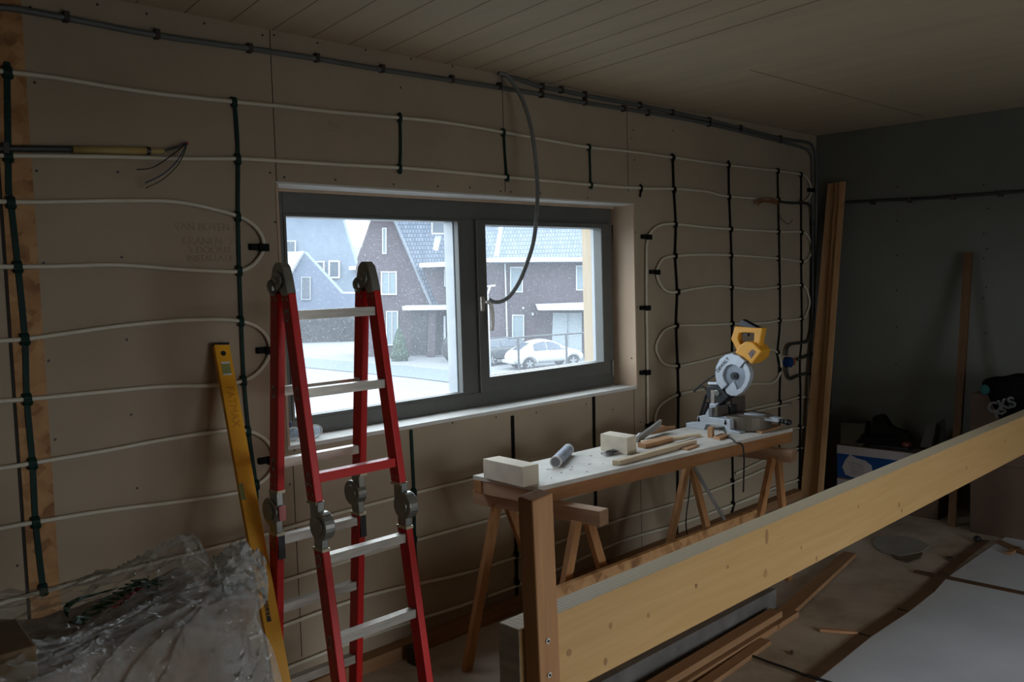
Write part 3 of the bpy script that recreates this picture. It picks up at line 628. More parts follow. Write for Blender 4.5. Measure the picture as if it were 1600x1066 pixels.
# ================================================================== WRAPPED PILE (left foreground)
pk = MB(); pk.hexa([(-.55, 1.52, 0), (1.0, 1.74, 0), (.93, 2.2, 0), (-.55, 2.2, 0)], [(-.55, 1.56, .80), (.925, 1.80, .74), (.86, 2.16, .74), (-.55, 2.16, .80)])
pile = empty('wrapped_insulation_pile', (.2, 1.8, 0), 'pile of brown insulation slabs under torn clear plastic in the near left corner', 'insulation pile')
pk.build('slab_stack', mat('wood_fibre_slab', (.21, .13, .085), .95, nscale=25, namt=.2, bump=.2, bscale=150), pile, bevel=.01)
def cr(p0, p1, p2, p3, t): return .5*((2*p1)+(-p0+p2)*t+(2*p0-5*p1+4*p2-p3)*t*t+(-p0+3*p1-3*p2+p3)*t**3)
def cr_list(L, t):
    n = len(L)-1; x = t*n; i = min(int(x), n-1); f = x-i
    g = lambda k: L[max(0, min(n, k))]
    return cr(g(i-1), g(i), g(i+1), g(i+2), f)
def sheet(rows, nu, nv, amp, seed, fr=9):
    R = [[at_y(*p) for p in r] for r in rows]
    def fn(a, c):
        p = cr_list([cr_list(r, a) for r in R], c)
        q = a*2.2-c*.9; v = Vector((q*1.3+seed, (c+a*.35)*fr*.55, seed*.3))
        w0 = noise.noise_vector(v*.8); f1 = abs(noise.noise(Vector((q*1.8+seed, (c+a*.45+w0.x*.08)*fr*.9, 1.7))))
        f2 = abs(noise.noise(Vector((q*4+seed*2, (c-a*.3)*fr*2.1, 5.2)))); e = min(1, min(a, 1-a)*6+.3)
        k = (1-min(1, f1*2.6))**2; k2 = (1-min(1, f2*3))**2
        tw = 1+max(0, a-.6)*2.2
        return p+w0*amp*.45*e+Vector((-.25, -.55, .8))*(k*.75+k2*.35*tw-.2)*amp*e
    b = MB(); b.grid(fn, nu, nv); return b
A = [[(-60, 925, 2.40), (60, 922, 2.40), (150, 893, 2.38), (230, 866, 2.34), (298, 837, 2.32), (326, 878, 2.26)],
     [(-60, 950, 2.32), (60, 945, 2.32), (150, 918, 2.3), (230, 892, 2.26), (290, 868, 2.24), (328, 890, 2.2)],
     [(-60, 985, 2.15), (60, 975, 2.15), (140, 955, 2.12), (215, 925, 2.1), (275, 905, 2.08), (322, 893, 2.1)],
     [(-60, 1020, 1.95), (60, 1010, 1.95), (135, 990, 1.93), (200, 955, 1.95), (260, 925, 2.0), (315, 905, 2.0)]]
fA = sheet(A, 110, 60, .03, 3).build('rear_plastic_bag', m_film, pile, smooth=True)
Bb = [[(-60, 1010, 1.75), (60, 1003, 1.75), (130, 978, 1.88), (200, 933, 1.97), (300, 884, 2.0), (376, 852, 2.0), (414, 884, 1.95)],
      [(-60, 1028, 1.62), (60, 1018, 1.62), (140, 988, 1.75), (215, 950, 1.85), (310, 912, 1.9), (385, 893, 1.9), (420, 915, 1.9)],
      [(-60, 1055, 1.48), (60, 1036, 1.5), (150, 997, 1.62), (230, 957, 1.72), (300, 926, 1.78), (375, 926, 1.8), (414, 944, 1.82)],
      [(-60, 1110, 1.40), (60, 1080, 1.42), (150, 1042, 1.52), (230, 1002, 1.6), (310, 972, 1.66), (370, 955, 1.72), (402, 966, 1.80)],
      [(-60, 1300, 1.34), (60, 1260, 1.38), (150, 1210, 1.45), (230, 1170, 1.5), (310, 1110, 1.58), (395, 1050, 1.70), (424, 1010, 1.80)],
      [(-60, 1500, 1.34), (60, 1460, 1.38), (150, 1400, 1.45), (230, 1360, 1.5), (310, 1300, 1.58), (395, 1200, 1.70), (446, 1085, 1.80)]]
fB = sheet(Bb, 170, 130, .027, 11, 12).build('front_plastic_bag', m_film, pile, smooth=True)
sl = MATS['wood_fibre_slab']
def shifted(rows, d): 
    b = sheet(rows, 50, 40, .012, 11, 6)
    for v in b.bm.verts: v.co += Vector(d)
    return b
shifted(Bb[1:], (-.01, .035, -.035)).build('upper_slab', sl, pile, smooth=True, solid=.02)
shifted(A[1:], (0, .03, -.04)).build('rear_slab', sl, pile, smooth=True, solid=.02)
# crumpled upright neck of the bag
Nk = [[(330, 880, 1.93), (352, 862, 1.92), (378, 855, 1.9), (398, 868, 1.9), (416, 884, 1.88)],
      [(320, 902, 1.86), (350, 890, 1.82), (385, 885, 1.8), (408, 895, 1.82), (420, 915, 1.85)],
      [(330, 925, 1.8), (355, 925, 1.77), (385, 928, 1.76), (410, 930, 1.8), (418, 940, 1.83)]]
sheet(Nk, 60, 44, .035, 23, 12).build('crumpled_bag_neck', m_film, pile, smooth=True)
# printed logo on the film, following it slightly above
m_lg = mat('green_print', (.01, .09, .045), .6); m_lr = mat('red_print', (.3, .02, .01), .6)
o0 = at_y(160, 955, 1.82); ex = at_y(225, 921, 1.86)-at_y(112, 1000, 1.72); ey = at_y(140, 940, 1.90)-at_y(165, 985, 1.74)
o0 = o0+Vector((0, -.05, .035))
text_mesh('MONTANA', .043, m4_from(o0, ex, ey), m_lg, 'printed_lettering', pile, .0005, 'green printed lettering', bold=True)
n_ = ex.cross(ey).normalized(); xx = ex.normalized(); yy = n_.cross(xx)
b = MB()
for k in range(10):
    t0, t1 = k/10, (k+1)/10; f = lambda t, r: o0+xx*(-.095+.155*t)+yy*(.024+.034*math.sin(PI*min(1, t*1.15))+r)
    b.hexa([f(t0, 0), f(t1, 0), f(t1, .013*math.sin(PI*t1)), f(t0, .016*math.sin(PI*t0)+.001)], [q+n_*.001 for q in (f(t0, 0), f(t1, 0), f(t1, .016*math.sin(PI*t1)), f(t0, .016*math.sin(PI*t0)+.001))])
for k in range(7):
    a = 2*PI*k/7; c = o0+xx*.09-yy*.028
    b.hexa([c, c+(xx*math.cos(a-.25)+yy*math.sin(a-.25))*.016, c+(xx*math.cos(a)+yy*math.sin(a))*.036, c+(xx*math.cos(a+.25)+yy*math.sin(a+.25))*.016],
           [q+n_*.001 for q in (c, c+(xx*math.cos(a-.25)+yy*math.sin(a-.25))*.016, c+(xx*math.cos(a)+yy*math.sin(a))*.036, c+(xx*math.cos(a+.25)+yy*math.sin(a+.25))*.016)])
b.build('printed_leaf_emblem', m_lg, pile)
b = MB()
for k in range(5): c = o0+xx*(-.03+.021*k)-yy*(.028-.001*k); b.cyl(c, c+n_*.002, .007, seg=10)
b.build('printed_red_dots', m_lr, pile)
from mathutils.bvhtree import BVHTree
trees = []
for f_ in (fA, fB):
    trees.append(BVHTree.FromPolygons([v.co+LOC[pile.name] for v in f_.data.vertices], [tuple(q.vertices) for q in f_.data.polygons]))
for o_ in list(pile.children):     # lay the print on the film surface
    if o_.name.split('.')[0] not in ('printed_lettering', 'printed_leaf_emblem', 'printed_red_dots'): continue
    bm2 = bmesh.new(); bm2.from_mesh(o_.data)
    bmesh.ops.triangulate(bm2, faces=bm2.faces)
    for _ in range(3): bmesh.ops.subdivide_edges(bm2, edges=[e for e in bm2.edges if e.calc_length() > .008], cuts=1)
    for v in bm2.verts:
        wp = v.co+LOC[pile.name]; d_ = (wp-CAM).normalized(); best = None
        for t_ in trees:
            h = t_.ray_cast(CAM, d_)
            if h[0] is not None and (best is None or h[3] < best): best = h[3]
        if best: v.co = CAM+d_*(best-.004)-LOC[pile.name]
    bm2.to_mesh(o_.data); bm2.free()
# brown block lying on the film
q0 = at_y(0, 1035, 1.45); b = MB()
zt_ = 1.08
blk = [at_z(-90, 1050, zt_), at_z(57, 1008, zt_), at_z(27, 966, zt_), at_z(-120, 1000, zt_)]
b.hexa([zz(p, zt_-.06) for p in blk], blk)
tag(b.build('brown_block', mat('brown_block_wood', (.16, .10, .05), .9), bevel=.004), 'small brown block lying on the plastic at the left edge', 'block')

# ================================================================== WORKBENCH TOP ON TRESTLES
TZ = .795
BL, FL, FR, BR = Vector((2.532, 2.811, 0)), Vector((2.548, 2.442, 0)), Vector((4.36, 2.295, 0)), Vector((4.36, 2.76, 0))
def zz(p, z): return Vector((p.x, p.y, z))
wb = empty('worktop', zz((BL+FR)/2, TZ-.075), 'long plywood worktop with a pine frame lying on two trestles under the window', 'worktop')
MB().hexa([zz(p, TZ-.018) for p in (BL, FL, FR, BR)], [zz(p, TZ) for p in (BL, FL, FR, BR)]).build('plywood_sheet', m_ply, wb, bevel=.001)
def inset(p, c, k): return p+(c-p).normalized()*k
cc_ = (BL+FL+FR+BR)/4
def rail(a, b_, t, name='frame_rail', m_=m_pinex):
    a = Vector(a); b_ = Vector(b_); d_ = (b_-a).normalized(); nn = Vector((-d_.y, d_.x, 0)); 
    if nn.dot(cc_-a) < 0: nn = -nn
    a = a+nn*.003; b_ = b_+nn*.003
    MB().hexa([zz(a, TZ-.075), zz(b_, TZ-.075), zz(b_+nn*t, TZ-.075), zz(a+nn*t, TZ-.075)], [zz(a, TZ-.0185), zz(b_, TZ-.0185), zz(b_+nn*t, TZ-.0185), zz(a+nn*t, TZ-.0185)]).build(name, m_, wb, bevel=.001)
rail(FL, FR, .045); rail(BL, BR, .045); rail(inset(FL, BL, .05), inset(BL, FL, .05), .045, 'end_rail', m_piney); rail(inset(FR, BR, .05), inset(BR, FR, .05), .045, 'end_rail')
m_dustm = mat('sawdust_streaks', (.10, .09, .08), .95)
b = MB()
for k in range(26):
    t = random.random()**1.5*.45; s = random.uniform(.1, .8); p = FL.lerp(FR, t).lerp(BL.lerp(BR, t), s); a = random.uniform(-.6, .6); l = random.uniform(.005, .02)
    b.bar(zz(p, TZ+.0012), zz(p, TZ+.0012)+Vector((math.cos(a)*l, math.sin(a)*l, 0)), .003, .0012)
tag(b.build('wood_shavings', m_dustm), 'small dark shavings scattered on the pale worktop', 'shavings', kind='stuff')

def trestle(barA, barB, ya, legsF, yb, legsB, label):
    t = empty('trestle', zz((Vector(barA)+Vector(barB))/2, 0), label, 'trestle', 'trestles carrying the worktop')
    zt = TZ-.075; A_ = zz(Vector(barA), zt-.032); B_ = zz(Vector(barB), zt-.032)
    MB().bar(A_, B_, .062, .062).build('top_bar', m_piney, t, bevel=.002)
    for y, legs in ((ya, legsF), (yb, legsB)):
        for (p, q) in legs:
            a = at_y(p[0], p[1], y); c = at_y(q[0], q[1], y); k = (a.z-.0)/(a.z-c.z); f = a+(c-a)*k
            k2 = (a.z-(zt-.04))/(a.z-c.z); a2 = a+(c-a)*k2
            MB().bar(a2, f+Vector((0, 0, .0)), .042, .026, up=Vector((0, 1, 0))).build('leg', m_leg, t, bevel=.001)
    a = at_y(*legsB[0][0], yb)
    return t
t1 = trestle((2.665, 2.20, 0), (2.60, 2.86, 0), 2.27, [((904, 798), (885, 905)), ((916, 802), (941, 888))], 2.74, [((776, 790), (738, 1000)), ((797, 795), (832, 890))], 'pine trestle under the left end of the worktop, next to the upright post')
t2 = trestle((4.17, 2.185, 0), (4.13, 2.86, 0), 2.27, [((1207, 713), (1188, 803)), ((1215, 712), (1222, 790))], 2.74, [((1073, 730), (1046, 850)), ((1081, 730), (1107, 835))], 'pine trestle under the far right end of the worktop')
a = at_y(1085, 731, 2.62); c = at_y(1140, 826, 2.5)
MB().bar(a, c, .022, .004, up=Vector((0, 1, 0))).build('grey_brace', mat('grey_brace_wood', (.25, .23, .22), .8), t2)
a = at_y(757, 905, 2.9); c = at_y(764, 955, 2.95); c = a+(c-a)*1.0
MB().bar(a, c, .006, .006).build('steel_rod', m_steel, t1)

def pblock(A_, B_, C_, top, name, m_, label, cat, group=None, z=TZ, bevel=.0015):
    a = at_z(*A_, z); b_ = at_z(*B_, z); c = at_z(*C_, z); d_ = a+c-b_
    r = ray(*top); k = math.hypot(a.x, a.y)/math.hypot(r.x, r.y); zt = CAM.z+r.z*k; zt = max(zt, z+.006)
    o = MB().hexa([zz(p, z+.0004) for p in (a, b_, c, d_)], [zz(p, zt) for p in (a, b_, c, d_)]).build(name, m_, bevel=bevel)
    return tag(o, label, cat, group)
pblock((755.7, 747.4), (817, 762), (842.5, 756.5), (755.7, 717), 'timber_block', m_pale2, 'pale timber block at the left end of the worktop', 'timber block')
pblock((938.6, 704), (980, 711.3), (994.8, 706.3), (935.5, 678), 'timber_block', m_pale2, 'pale timber block in the middle of the worktop, beside the thin wires', 'timber block')
OG = 'wood offcuts on the worktop'
pblock((956.6, 727), (968.4, 727.6), (1089.3, 694.5), (956.6, 719.5), 'wood_offcut', m_pale, 'longest pale batten lying along the front edge of the worktop', 'offcut', OG)
pblock((996, 699), (1009, 701.5), (1052, 690), (996, 692), 'wood_offcut', m_offc, 'short brown offcut with a dark rounded end, behind the longest batten', 'offcut', OG)
pblock((1001, 692.5), (1005, 694.5), (1096, 683), (1001, 688), 'wood_offcut', m_pale, 'pale batten behind the short brown offcut, pointing at the saw', 'offcut', OG)
pblock((1064, 702.5), (1074, 704.5), (1092, 698), (1064, 700), 'wood_offcut', m_offc, 'little flat offcut at the worktop edge beside the tip of the longest batten', 'offcut', OG)
pblock((1105.4, 684), (1113, 684.8), (1116, 681), (1105.4, 669), 'wood_offcut', m_offc, 'tiny square offcut standing upright in front of the saw', 'offcut', OG)
pblock((1114, 686), (1125, 688.5), (1139, 683), (1114, 682), 'wood_offcut', m_offc, 'small flat offcut lying against the foot of the saw', 'offcut', OG)
pblock((1042, 697), (1045, 698), (1088, 684.5), (1042, 695.5), 'wood_offcut', m_ply, 'thin grey strip lying between two battens', 'offcut', OG)
pblock((1178, 675), (1190, 678), (1222, 668), (1178, 672), 'wood_offcut', m_offc, 'thin wood piece under the arm of the saw', 'offcut', OG)
a = at_z(996, 692, TZ+.0); c = at_z(1032, 676, TZ); top = Vector((c.x, c.y, CAM.z+ray(1032, 661).z*math.hypot(c.x, c.y)/math.hypot(ray(1032, 661).x, ray(1032, 661).y)))
tag(MB().bar(a+Vector((0, 0, .014)), top, .012, .04, up=Vector((0, -.3, 1))).build('grey_slat', mat('weathered_slat', (.28, .26, .24), .8)), 'grey weathered slat tilted up on the worktop behind the middle block', 'slat')
Yv = 2.80; pts = [(1012, 685), (1020, 676), (1032, 667), (1037, 665), (1046, 667), (1055, 666), (1055.5, 676), (1040, 680)]
b = MB(); b.prism([at_y(x, y, Yv) for x, y in pts], (0, .012, 0)); tag(b.build('curved_offcut', m_offc, bevel=.001), 'brown curved board piece standing behind the offcuts', 'offcut')
b = MB(); b.prism([at_y(x, y, 2.84) for x, y in [(990, 688), (1000, 677), (1009, 676), (1003, 690)]], (0, .01, 0)); tag(b.build('white_card', m_white), 'small white card behind the middle timber block', 'card')
# sealant tube
a = at_z(868.5, 731, TZ); c = at_z(888, 711, TZ); r_ = .0255
a = zz(a, TZ+r_); c = zz(c, TZ+r_)
tb = tag(MB().cyl(a, c, r_, seg=28).build('plastic_tube', mat('frosted_tube', (.42, .45, .5), .3), smooth=False, bevel=.001), 'grey and white plastic tube lying on the left part of the worktop', 'tube')
dv = (c-a).normalized()
for p, q in ((a-dv*.003, a+dv*.012), (c-dv*.01, c+dv*.003)): MB().cyl(p, q, r_+.0012, seg=28).build('rim', m_white, tb, bevel=.001)
MB().cyl(a-dv*.0035, a-dv*.002, r_*.8, seg=24).build('end_disc', mat('grey_tube_end', (.2, .21, .22), .5), tb)
MB().cyl(a+dv*.03, c-dv*.02, r_+.0006, seg=28).build('printed_band', mat('tube_label', (.3, .34, .42), .5, nscale=60, namt=.5), tb)
# thin wire tangle
b = MB(); c0_ = at_z(955, 711, TZ)
for k in range(9):
    P = []; a0 = random.random()*6; 
    for j in range(7): P.append(c0_+Vector((random.uniform(-.055, .05), random.uniform(-.02, .02), random.uniform(.003, .022))))
    b.tube(smooth_path(P, 4), .0011, 5)
wt = tag(b.build('wire_tangle', mat('dark_thin_wire', (.05, .045, .05), .5)), 'small tangle of thin dark wires in front of the middle block', 'wires')

# ================================================================== MITRE SAW
SB = 4.05   # left side of the base
saw = empty('mitre_saw', (4.2, 2.52, TZ), 'yellow and silver mitre saw with raised head at the right end of the worktop', 'mitre saw')
def zc(x, y): return (1060+x/9.69, 590+y/9.69)
def za(x, y): return (1110+x/11.844, 540+y/11.844)
def zb_(x, y): return (1120+x/10.66, 480+y/10.66)
def plane(pts, X, f, zmin=None):
    out = []
    for x, y in pts:
        p = at_x(*f(x, y), X)
        if zmin: p.z = max(p.z, zmin)
        out.append(p)
    return out
bp = [(110, 690), (280, 680), (285, 590), (400, 570), (450, 470), (465, 600), (780, 640), (785, 790), (930, 830), (940, 880), (770, 868), (740, 830), (690, 740), (415, 710), (385, 775), (120, 768)]
P = plane(bp, SB, zc); zmn = min(p.z for p in P); 
for p in P: p.z += 0
for i in (9, 10, 15, 14): P[i].z = TZ+.0005
MB().prism(P, (.055, 0, 0)).build('base_side', m_sawal, saw, bevel=.002)
MB().prism([p+Vector((.27, 0, 0)) for p in P], (.04, 0, 0)).build('base_side', m_sawal, saw, bevel=.002)
ys = [p.y for p in P]; MB().box(SB+.05, SB+.28, 2.42, 2.66, TZ+.045, TZ+.072).build('base_table', m_sawal, saw, bevel=.002)
for kx, ky in ((308, 632), (712, 678)):
    c = at_x(*zc(kx, ky), SB); b = MB(); b.cyl((SB-.001, c.y, c.z-.006), (SB+.003, c.y, c.z-.006), .0085, seg=12); b.box(SB-.001, SB+.003, c.y-.004, c.y+.004, c.z-.006, c.z+.014); b.build('keyhole', m_blackp, saw)
c = at_x(*zc(547, 697), SB-.001); text_mesh('WARNING', .013, m4_from(c, (0, -1, 0), (0, 0, 1)), m_white, 'warning_label', saw, .0004, bold=True)
MB().cyl((4.21, 2.475, TZ+.006), (4.21, 2.475, TZ+.078), .125, seg=36).build('turntable', mat('worn_brown_metal', (.16, .13, .10), .5, .4), saw, bevel=.003)
# fence
MB().box(4.075, 4.19, 2.575, 2.59, TZ+.074, TZ+.125).build('fence', mat('worn_fence', (.14, .12, .10), .45, .4), saw, bevel=.002)
MB().box(4.225, 4.36, 2.575, 2.59, TZ+.074, TZ+.155).build('fence', MATS['worn_fence'], saw, bevel=.002)
# arm with scale and knob
kn = at_x(1229, 659, 4.20); ar = Vector((4.20, 2.47, kn.z+.02)); dA = (kn-ar)
b = MB(); b.hexa([ar+Vector((-.035, 0, -.02)), ar+Vector((.035, 0, -.02)), kn+Vector((.022, .035, -.005)), kn+Vector((-.022, .035, -.005))], [ar+Vector((-.035, 0, .008)), ar+Vector((.035, 0, .008)), kn+Vector((.022, .035, .016)), kn+Vector((-.022, .035, .016))])
b.build('mitre_arm', m_sawal, saw, bevel=.003)
b = MB(); b.cyl(kn+Vector((0, .04, 0)), kn+Vector((0, -.005, -.002)), .011, seg=14); b.ball(kn+Vector((0, -.008, -.003)), .020, (1, 1, .8), 16); b.build('clamp_knob', m_blackp, saw, smooth=True)
MB().box(4.155, 4.235, 2.33, 2.50, TZ+.076, TZ+.083).build('kerf_plate', MATS['worn_fence'], saw)
# head
HX = 4.15
ug = [(205, 815), (115, 700), (90, 560), (110, 400), (180, 260), (290, 185), (400, 160), (520, 190), (638, 290), (530, 418), (460, 362), (380, 350), (300, 382), (245, 460), (225, 560), (250, 650), (305, 722)]
lg = [(640, 320), (700, 400), (738, 520), (722, 640), (672, 760), (590, 860), (480, 932), (380, 932), (303, 890), (275, 825), (350, 735), (430, 665), (465, 740), (490, 825), (560, 790), (620, 700), (645, 600), (635, 480), (600, 400)]
MB().prism(plane(lg, HX+.004, za), (.035, 0, 0)).build('lower_guard', m_sawal, saw, bevel=.001)
MB().prism(plane(ug, HX-.004, za), (.05, 0, 0)).build('upper_guard', m_sawal, saw, bevel=.002)
cb = at_x(*za(440, 575), HX+.012); b = MB(); n = 48
ring_ = [Vector((cb.x, cb.y+math.cos(2*PI*k/n)*.092*(1 if k % 2 else .975), cb.z+math.sin(2*PI*k/n)*.092*(1 if k % 2 else .975))) for k in range(n)]
b.prism(ring_, (.003, 0, 0)); bl = b.build('blade', m_sawbl, saw)
b = MB(); c2 = at_x(*za(437, 565), HX+.004); b.cyl((HX-.0, c2.y, c2.z), (HX+.014, c2.y, c2.z), .020, seg=24); b.cyl((HX-.006, c2.y, c2.z), (HX+.004, c2.y, c2.z), .009, seg=6); b.build('blade_flange', m_dgrey, bl)
rim = [(115, 640), (85, 540), (95, 400), (165, 255), (270, 170), (400, 140), (530, 165), (640, 250), (660, 330), (560, 380), (300, 700), (205, 800)]
MB().prism(plane(rim, HX+.044, za), (.03, 0, 0)).build('guard_back', mat('shaded_guard_metal', (.28, .31, .36), .5, .2), saw, bevel=.002)  # shade behind the guard painted as a darker copy of the cast metal
q1 = at_x(*za(155, 455), HX-.0045); q2 = at_x(*za(305, 275), HX-.0045); qc = at_x(*za(228, 362), HX-.0048)
text_mesh('DEWALT', .026, m4_from(qc, q2-q1, Vector((0, (q2-q1).z, -(q2-q1).y))), m_blackp, 'maker_lettering', saw, .0004, bold=True)
hd_o = [(300, 322), (530, 335), (765, 350), (705, 665), (330, 722), (233, 530)]; hd_i = [(375, 430), (500, 425), (620, 432), (615, 590), (395, 622), (345, 520)]
b = MB(); b.ring(plane(hd_o, HX+.035, zb_), plane(hd_i, HX+.035, zb_), (.045, 0, 0)); b.build('handle_loop', m_dwy, saw, bevel=.005)
hs = [(320, 722), (395, 625), (480, 572), (600, 590), (750, 735), (580, 955), (430, 835), (298, 762)]
b = MB(); b.prism(plane(hs, HX+.012, zb_), (.10, 0, 0)); b.build('motor_housing', m_dwy, saw, bevel=.006)
c = at_x(*zb_(600, 760), HX+.1); MB().cyl((HX+.105, c.y, c.z), (HX+.19, c.y, c.z), .05, seg=28).build('motor_end', m_dwy, saw, bevel=.006)
MB().prism(plane([(520, 770), (590, 705), (645, 745), (570, 860)], HX+.0105, zb_), (.002, 0, 0)).build('rating_label', mat('brown_label', (.16, .10, .09), .5, nscale=80, namt=.5), saw)
MB().prism(plane([(362, 275), (425, 205), (560, 280), (700, 352), (510, 345), (370, 318)], HX+.036, zb_), (.04, 0, 0)).build('guard_lever', mat('navy_black_plastic', (.01, .012, .02), .4), saw, bevel=.003)
MB().prism(plane([(400, 432), (520, 440), (515, 490), (440, 470)], HX+.045, zb_), (.02, 0, 0)).build('trigger', m_blackp, saw, bevel=.002)
# pivot
MB().prism(plane([(430, 130), (600, 130), (660, 180), (760, 290), (640, 400), (590, 430), (480, 420), (420, 270)], HX+.015, zc), (.08, 0, 0)).build('pivot_block', m_dgrey, saw, bevel=.004)
MB().prism(plane([(490, 190), (545, 190), (545, 400), (490, 400)], HX+.012, zc), (.006, 0, 0)).build('bevel_scale', m_alu, saw)
c = at_x(*zc(585, 235), HX+.01); MB().cyl((HX+.004, c.y, c.z), (HX+.03, c.y, c.z), .016, seg=18).build('pivot_bolt', m_steel, saw, bevel=.002)
a = at_x(*zc(458, 92), HX+.01); c = at_x(*zc(600, 92), HX+.01); MB().cyl(a, c, .0095, seg=14).build('pivot_pin', m_sawal, saw, bevel=.001)
MB().prism(plane([(465, 465), (470, 395), (530, 405), (600, 385), (560, 450), (500, 470)], HX+.0, zc), (.10, 0, 0)).build('bevel_bracket', m_sawal, saw, bevel=.002)
MB().prism(plane([(560, 420), (800, 420), (810, 600), (560, 600)], HX+.03, zc), (.06, 0, 0)).build('column', m_dgrey, saw, bevel=.003)
MB().tube([at_x(*zc(425, 260), HX+.05), at_x(*zc(330, 590), HX+.05)], .008, 8).build('carry_strut', m_blackp, saw); MB().tube([at_x(*zc(450, 380), HX+.03), at_x(*zc(385, 590), HX+.03)], .011, 8).build('carry_strut', m_blackp, saw)
# cables of the saw
P = [at_x(*zc(x, y), HX+.06) for x, y in [(560, -40), (460, 20), (340, 110), (250, 190), (240, 215), (300, 150), (360, 130), (430, 190)]]
MB().tube(smooth_path(P, 5), .0042, 8).build('rear_cable', m_cable, saw, smooth=True)
cpts = [at_z(1131, 672, TZ+.02), at_z(1137, 682, TZ+.006), at_z(1145, 687, TZ+.006), at_z(1148.5, 692, TZ+.004)]
e = cpts[-1]; cpts += [e+Vector((.004, -.035, -.005)), e+Vector((.006, -.045, -.06)), e+Vector((.006, -.043, -.15)), e+Vector((.005, -.04, -.24))]
tag(MB().tube(smooth_path(cpts, 5), .0042, 8).build('power_cord', m_cable, smooth=True), 'black cord draped over the front edge of the worktop below the saw', 'cord')
cp = [at_y(x, y, 2.95) for x, y in [(1076, 700), (1079, 732), (1077, 770), (1073, 800), (1072, 822), (1076, 842)]]
cp += [zz(cp[-1]+Vector((.03, -.02, 0)), .01), zz(cp[-1]+Vector((.2, -.1, 0)), .006)]
tag(MB().tube(smooth_path(cp, 5), .004, 8).build('hanging_cable', m_cable, smooth=True), 'black cable hanging down behind the worktop beside the far trestle legs', 'cable')

# ================================================================== BIG BEAM AND UPRIGHTS
BY0, BY1, BZ0, BZ1 = 1.385, 1.452, .648, .848
bm_ = empty('timber_beam', (3.6, 1.42, BZ0), 'massive pale timber beam running from the foreground post off to the right', 'beam')
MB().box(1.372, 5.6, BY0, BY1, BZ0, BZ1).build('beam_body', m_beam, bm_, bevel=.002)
MB().box(1.3705, 1.3722, BY0+.001, BY1-.001, BZ0+.001, BZ1-.001).build('end_grain', m_beamend, bm_)
m_knot = mat('wood_knot', (.36, .19, .07), .7)
for x, y, rx_, rz_ in [(889, 1020, .008, .009), (946, 1034, .006, .010), (954, 978, .006, .008), (1013, 962, .004, .007), (1088, 916, .005, .007), (1087, 914, .003, .003), (1198, 839, .008, .024), (1196, 896, .009, .014), (1252, 856, .004, .006), (1276, 873, .005, .008), (1341, 792, .004, .006), (1405, 789, .006, .011), (1409, 798, .006, .008), (1510, 731, .005, .007), (1570, 690, .004, .010), (1137, 886, .005, .006), (830, 1030, .004, .006)]:
    p = at_y(x, y, BY0)
    MB().prism([(p.x+rx_*1.2*math.cos(a_), BY0-.0006, p.z+rz_*math.sin(a_)) for a_ in [2*PI*k/14 for k in range(14)]], (0, .001, 0)).build('knot', m_knot, bm_)
def upright(x0, x1, lean, label, screws):
    u = empty('upright_post', ((x0+x1)/2, 1.35, 0), label, 'post', 'upright posts carrying the beam')
    zt = 1.155; lo_ = (1.338, 1.3845)
    b = MB(); b.hexa([(x0+.09*lean, lo_[0], 0), (x1+.09*lean, lo_[0], 0), (x1+.09*lean, lo_[1], 0), (x0+.09*lean, lo_[1], 0)],
                     [(x0-.05*lean, lo_[0]-.002, zt-.008), (x1-.05*lean, lo_[0]-.002, zt), (x1-.05*lean, lo_[1]-.002, zt+.003), (x0-.05*lean, lo_[1]-.002, zt-.004)])
    b.build('post_body', m_pine, u, bevel=.004)
    for z in screws:
        xc = (x0+x1)/2+lean*(.09-.14*z/zt); MB().cyl((xc-.005, lo_[0]-.004, z), (xc-.005, lo_[0]+.004, z), .0065, seg=16).build('washer', m_sill, u)
        MB().cyl((xc-.005, lo_[0]-.006, z), (xc-.005, lo_[0]-.003, z), .003, seg=10).build('screw_head', m_screw, u)
    return u
pT = at_y(828, 784, 1.338); pB = at_y(847, 1066, 1.338); pS = at_y(862, 998, 1.338).z; pS2 = at_y(862, 1052, 1.338).z
upright(1.385, 1.452, .2, 'reddish pine post in the foreground screwed to the near end of the beam', [pS, pS2])
upright(5.40, 5.467, 0, 'far post under the other end of the beam, beyond the picture', [pS, pS2])

# ================================================================== PANEL AND TIMBER UNDER THE BEAM
tag(MB().box(2.2, 3.80, 2.09, 2.125, 0, .12).build('timber_baulk', mat('dark_grey_baulk', (.12, .11, .10), .9, nscale=8, namt=.3)), 'dark grey plank standing on edge on the floor in front of the strand board', 'plank')
b = MB(); b.hexa([(2.27, 2.127, 0), (3.84, 2.127, 0), (3.84, 2.142, 0), (2.27, 2.142, 0)], [(2.27, 2.19, .487), (3.80, 2.19, .487), (3.80, 2.205, .49), (2.27, 2.205, .49)])
tag(b.build('osb_board', m_osb), 'orange strand board standing on edge against the trestles behind the beam', 'board')
FG = 'loose battens on the floor behind the beam'
for k, (a, c, w_, h, l) in enumerate([((2.1, 1.99, .016), (3.82, 2.03, .016), .09, .03, 'widest brown batten on the floor just below the beam'), ((2.1, 1.87, .012), (3.45, 1.95, .012), .05, .022, 'thin light batten on the floor nearest the camera below the beam'),
                                      ((2.2, 2.0, .048), (3.7, 2.035, .048), .06, .03, 'dark batten lying on top of the widest floor batten')]):
    tag(MB().bar(a, c, w_, h).build('floor_batten', m_fplank, bevel=.001), l, 'batten', FG)
a = at_z(1205, 978, .02); c = at_z(1328, 866, .02)
tag(MB().bar(a, c, .07, .022).build('floor_batten', m_fplank), 'dark batten lying diagonally on the floor under the middle of the beam', 'batten')
a = at_z(1281, 984, .008); c = at_z(1340, 989, .008)
tag(MB().bar(a, c, .024, .012).build('wood_splinter', m_offc), 'thin reddish sliver of wood on the floor beside the brown tape', 'offcut')
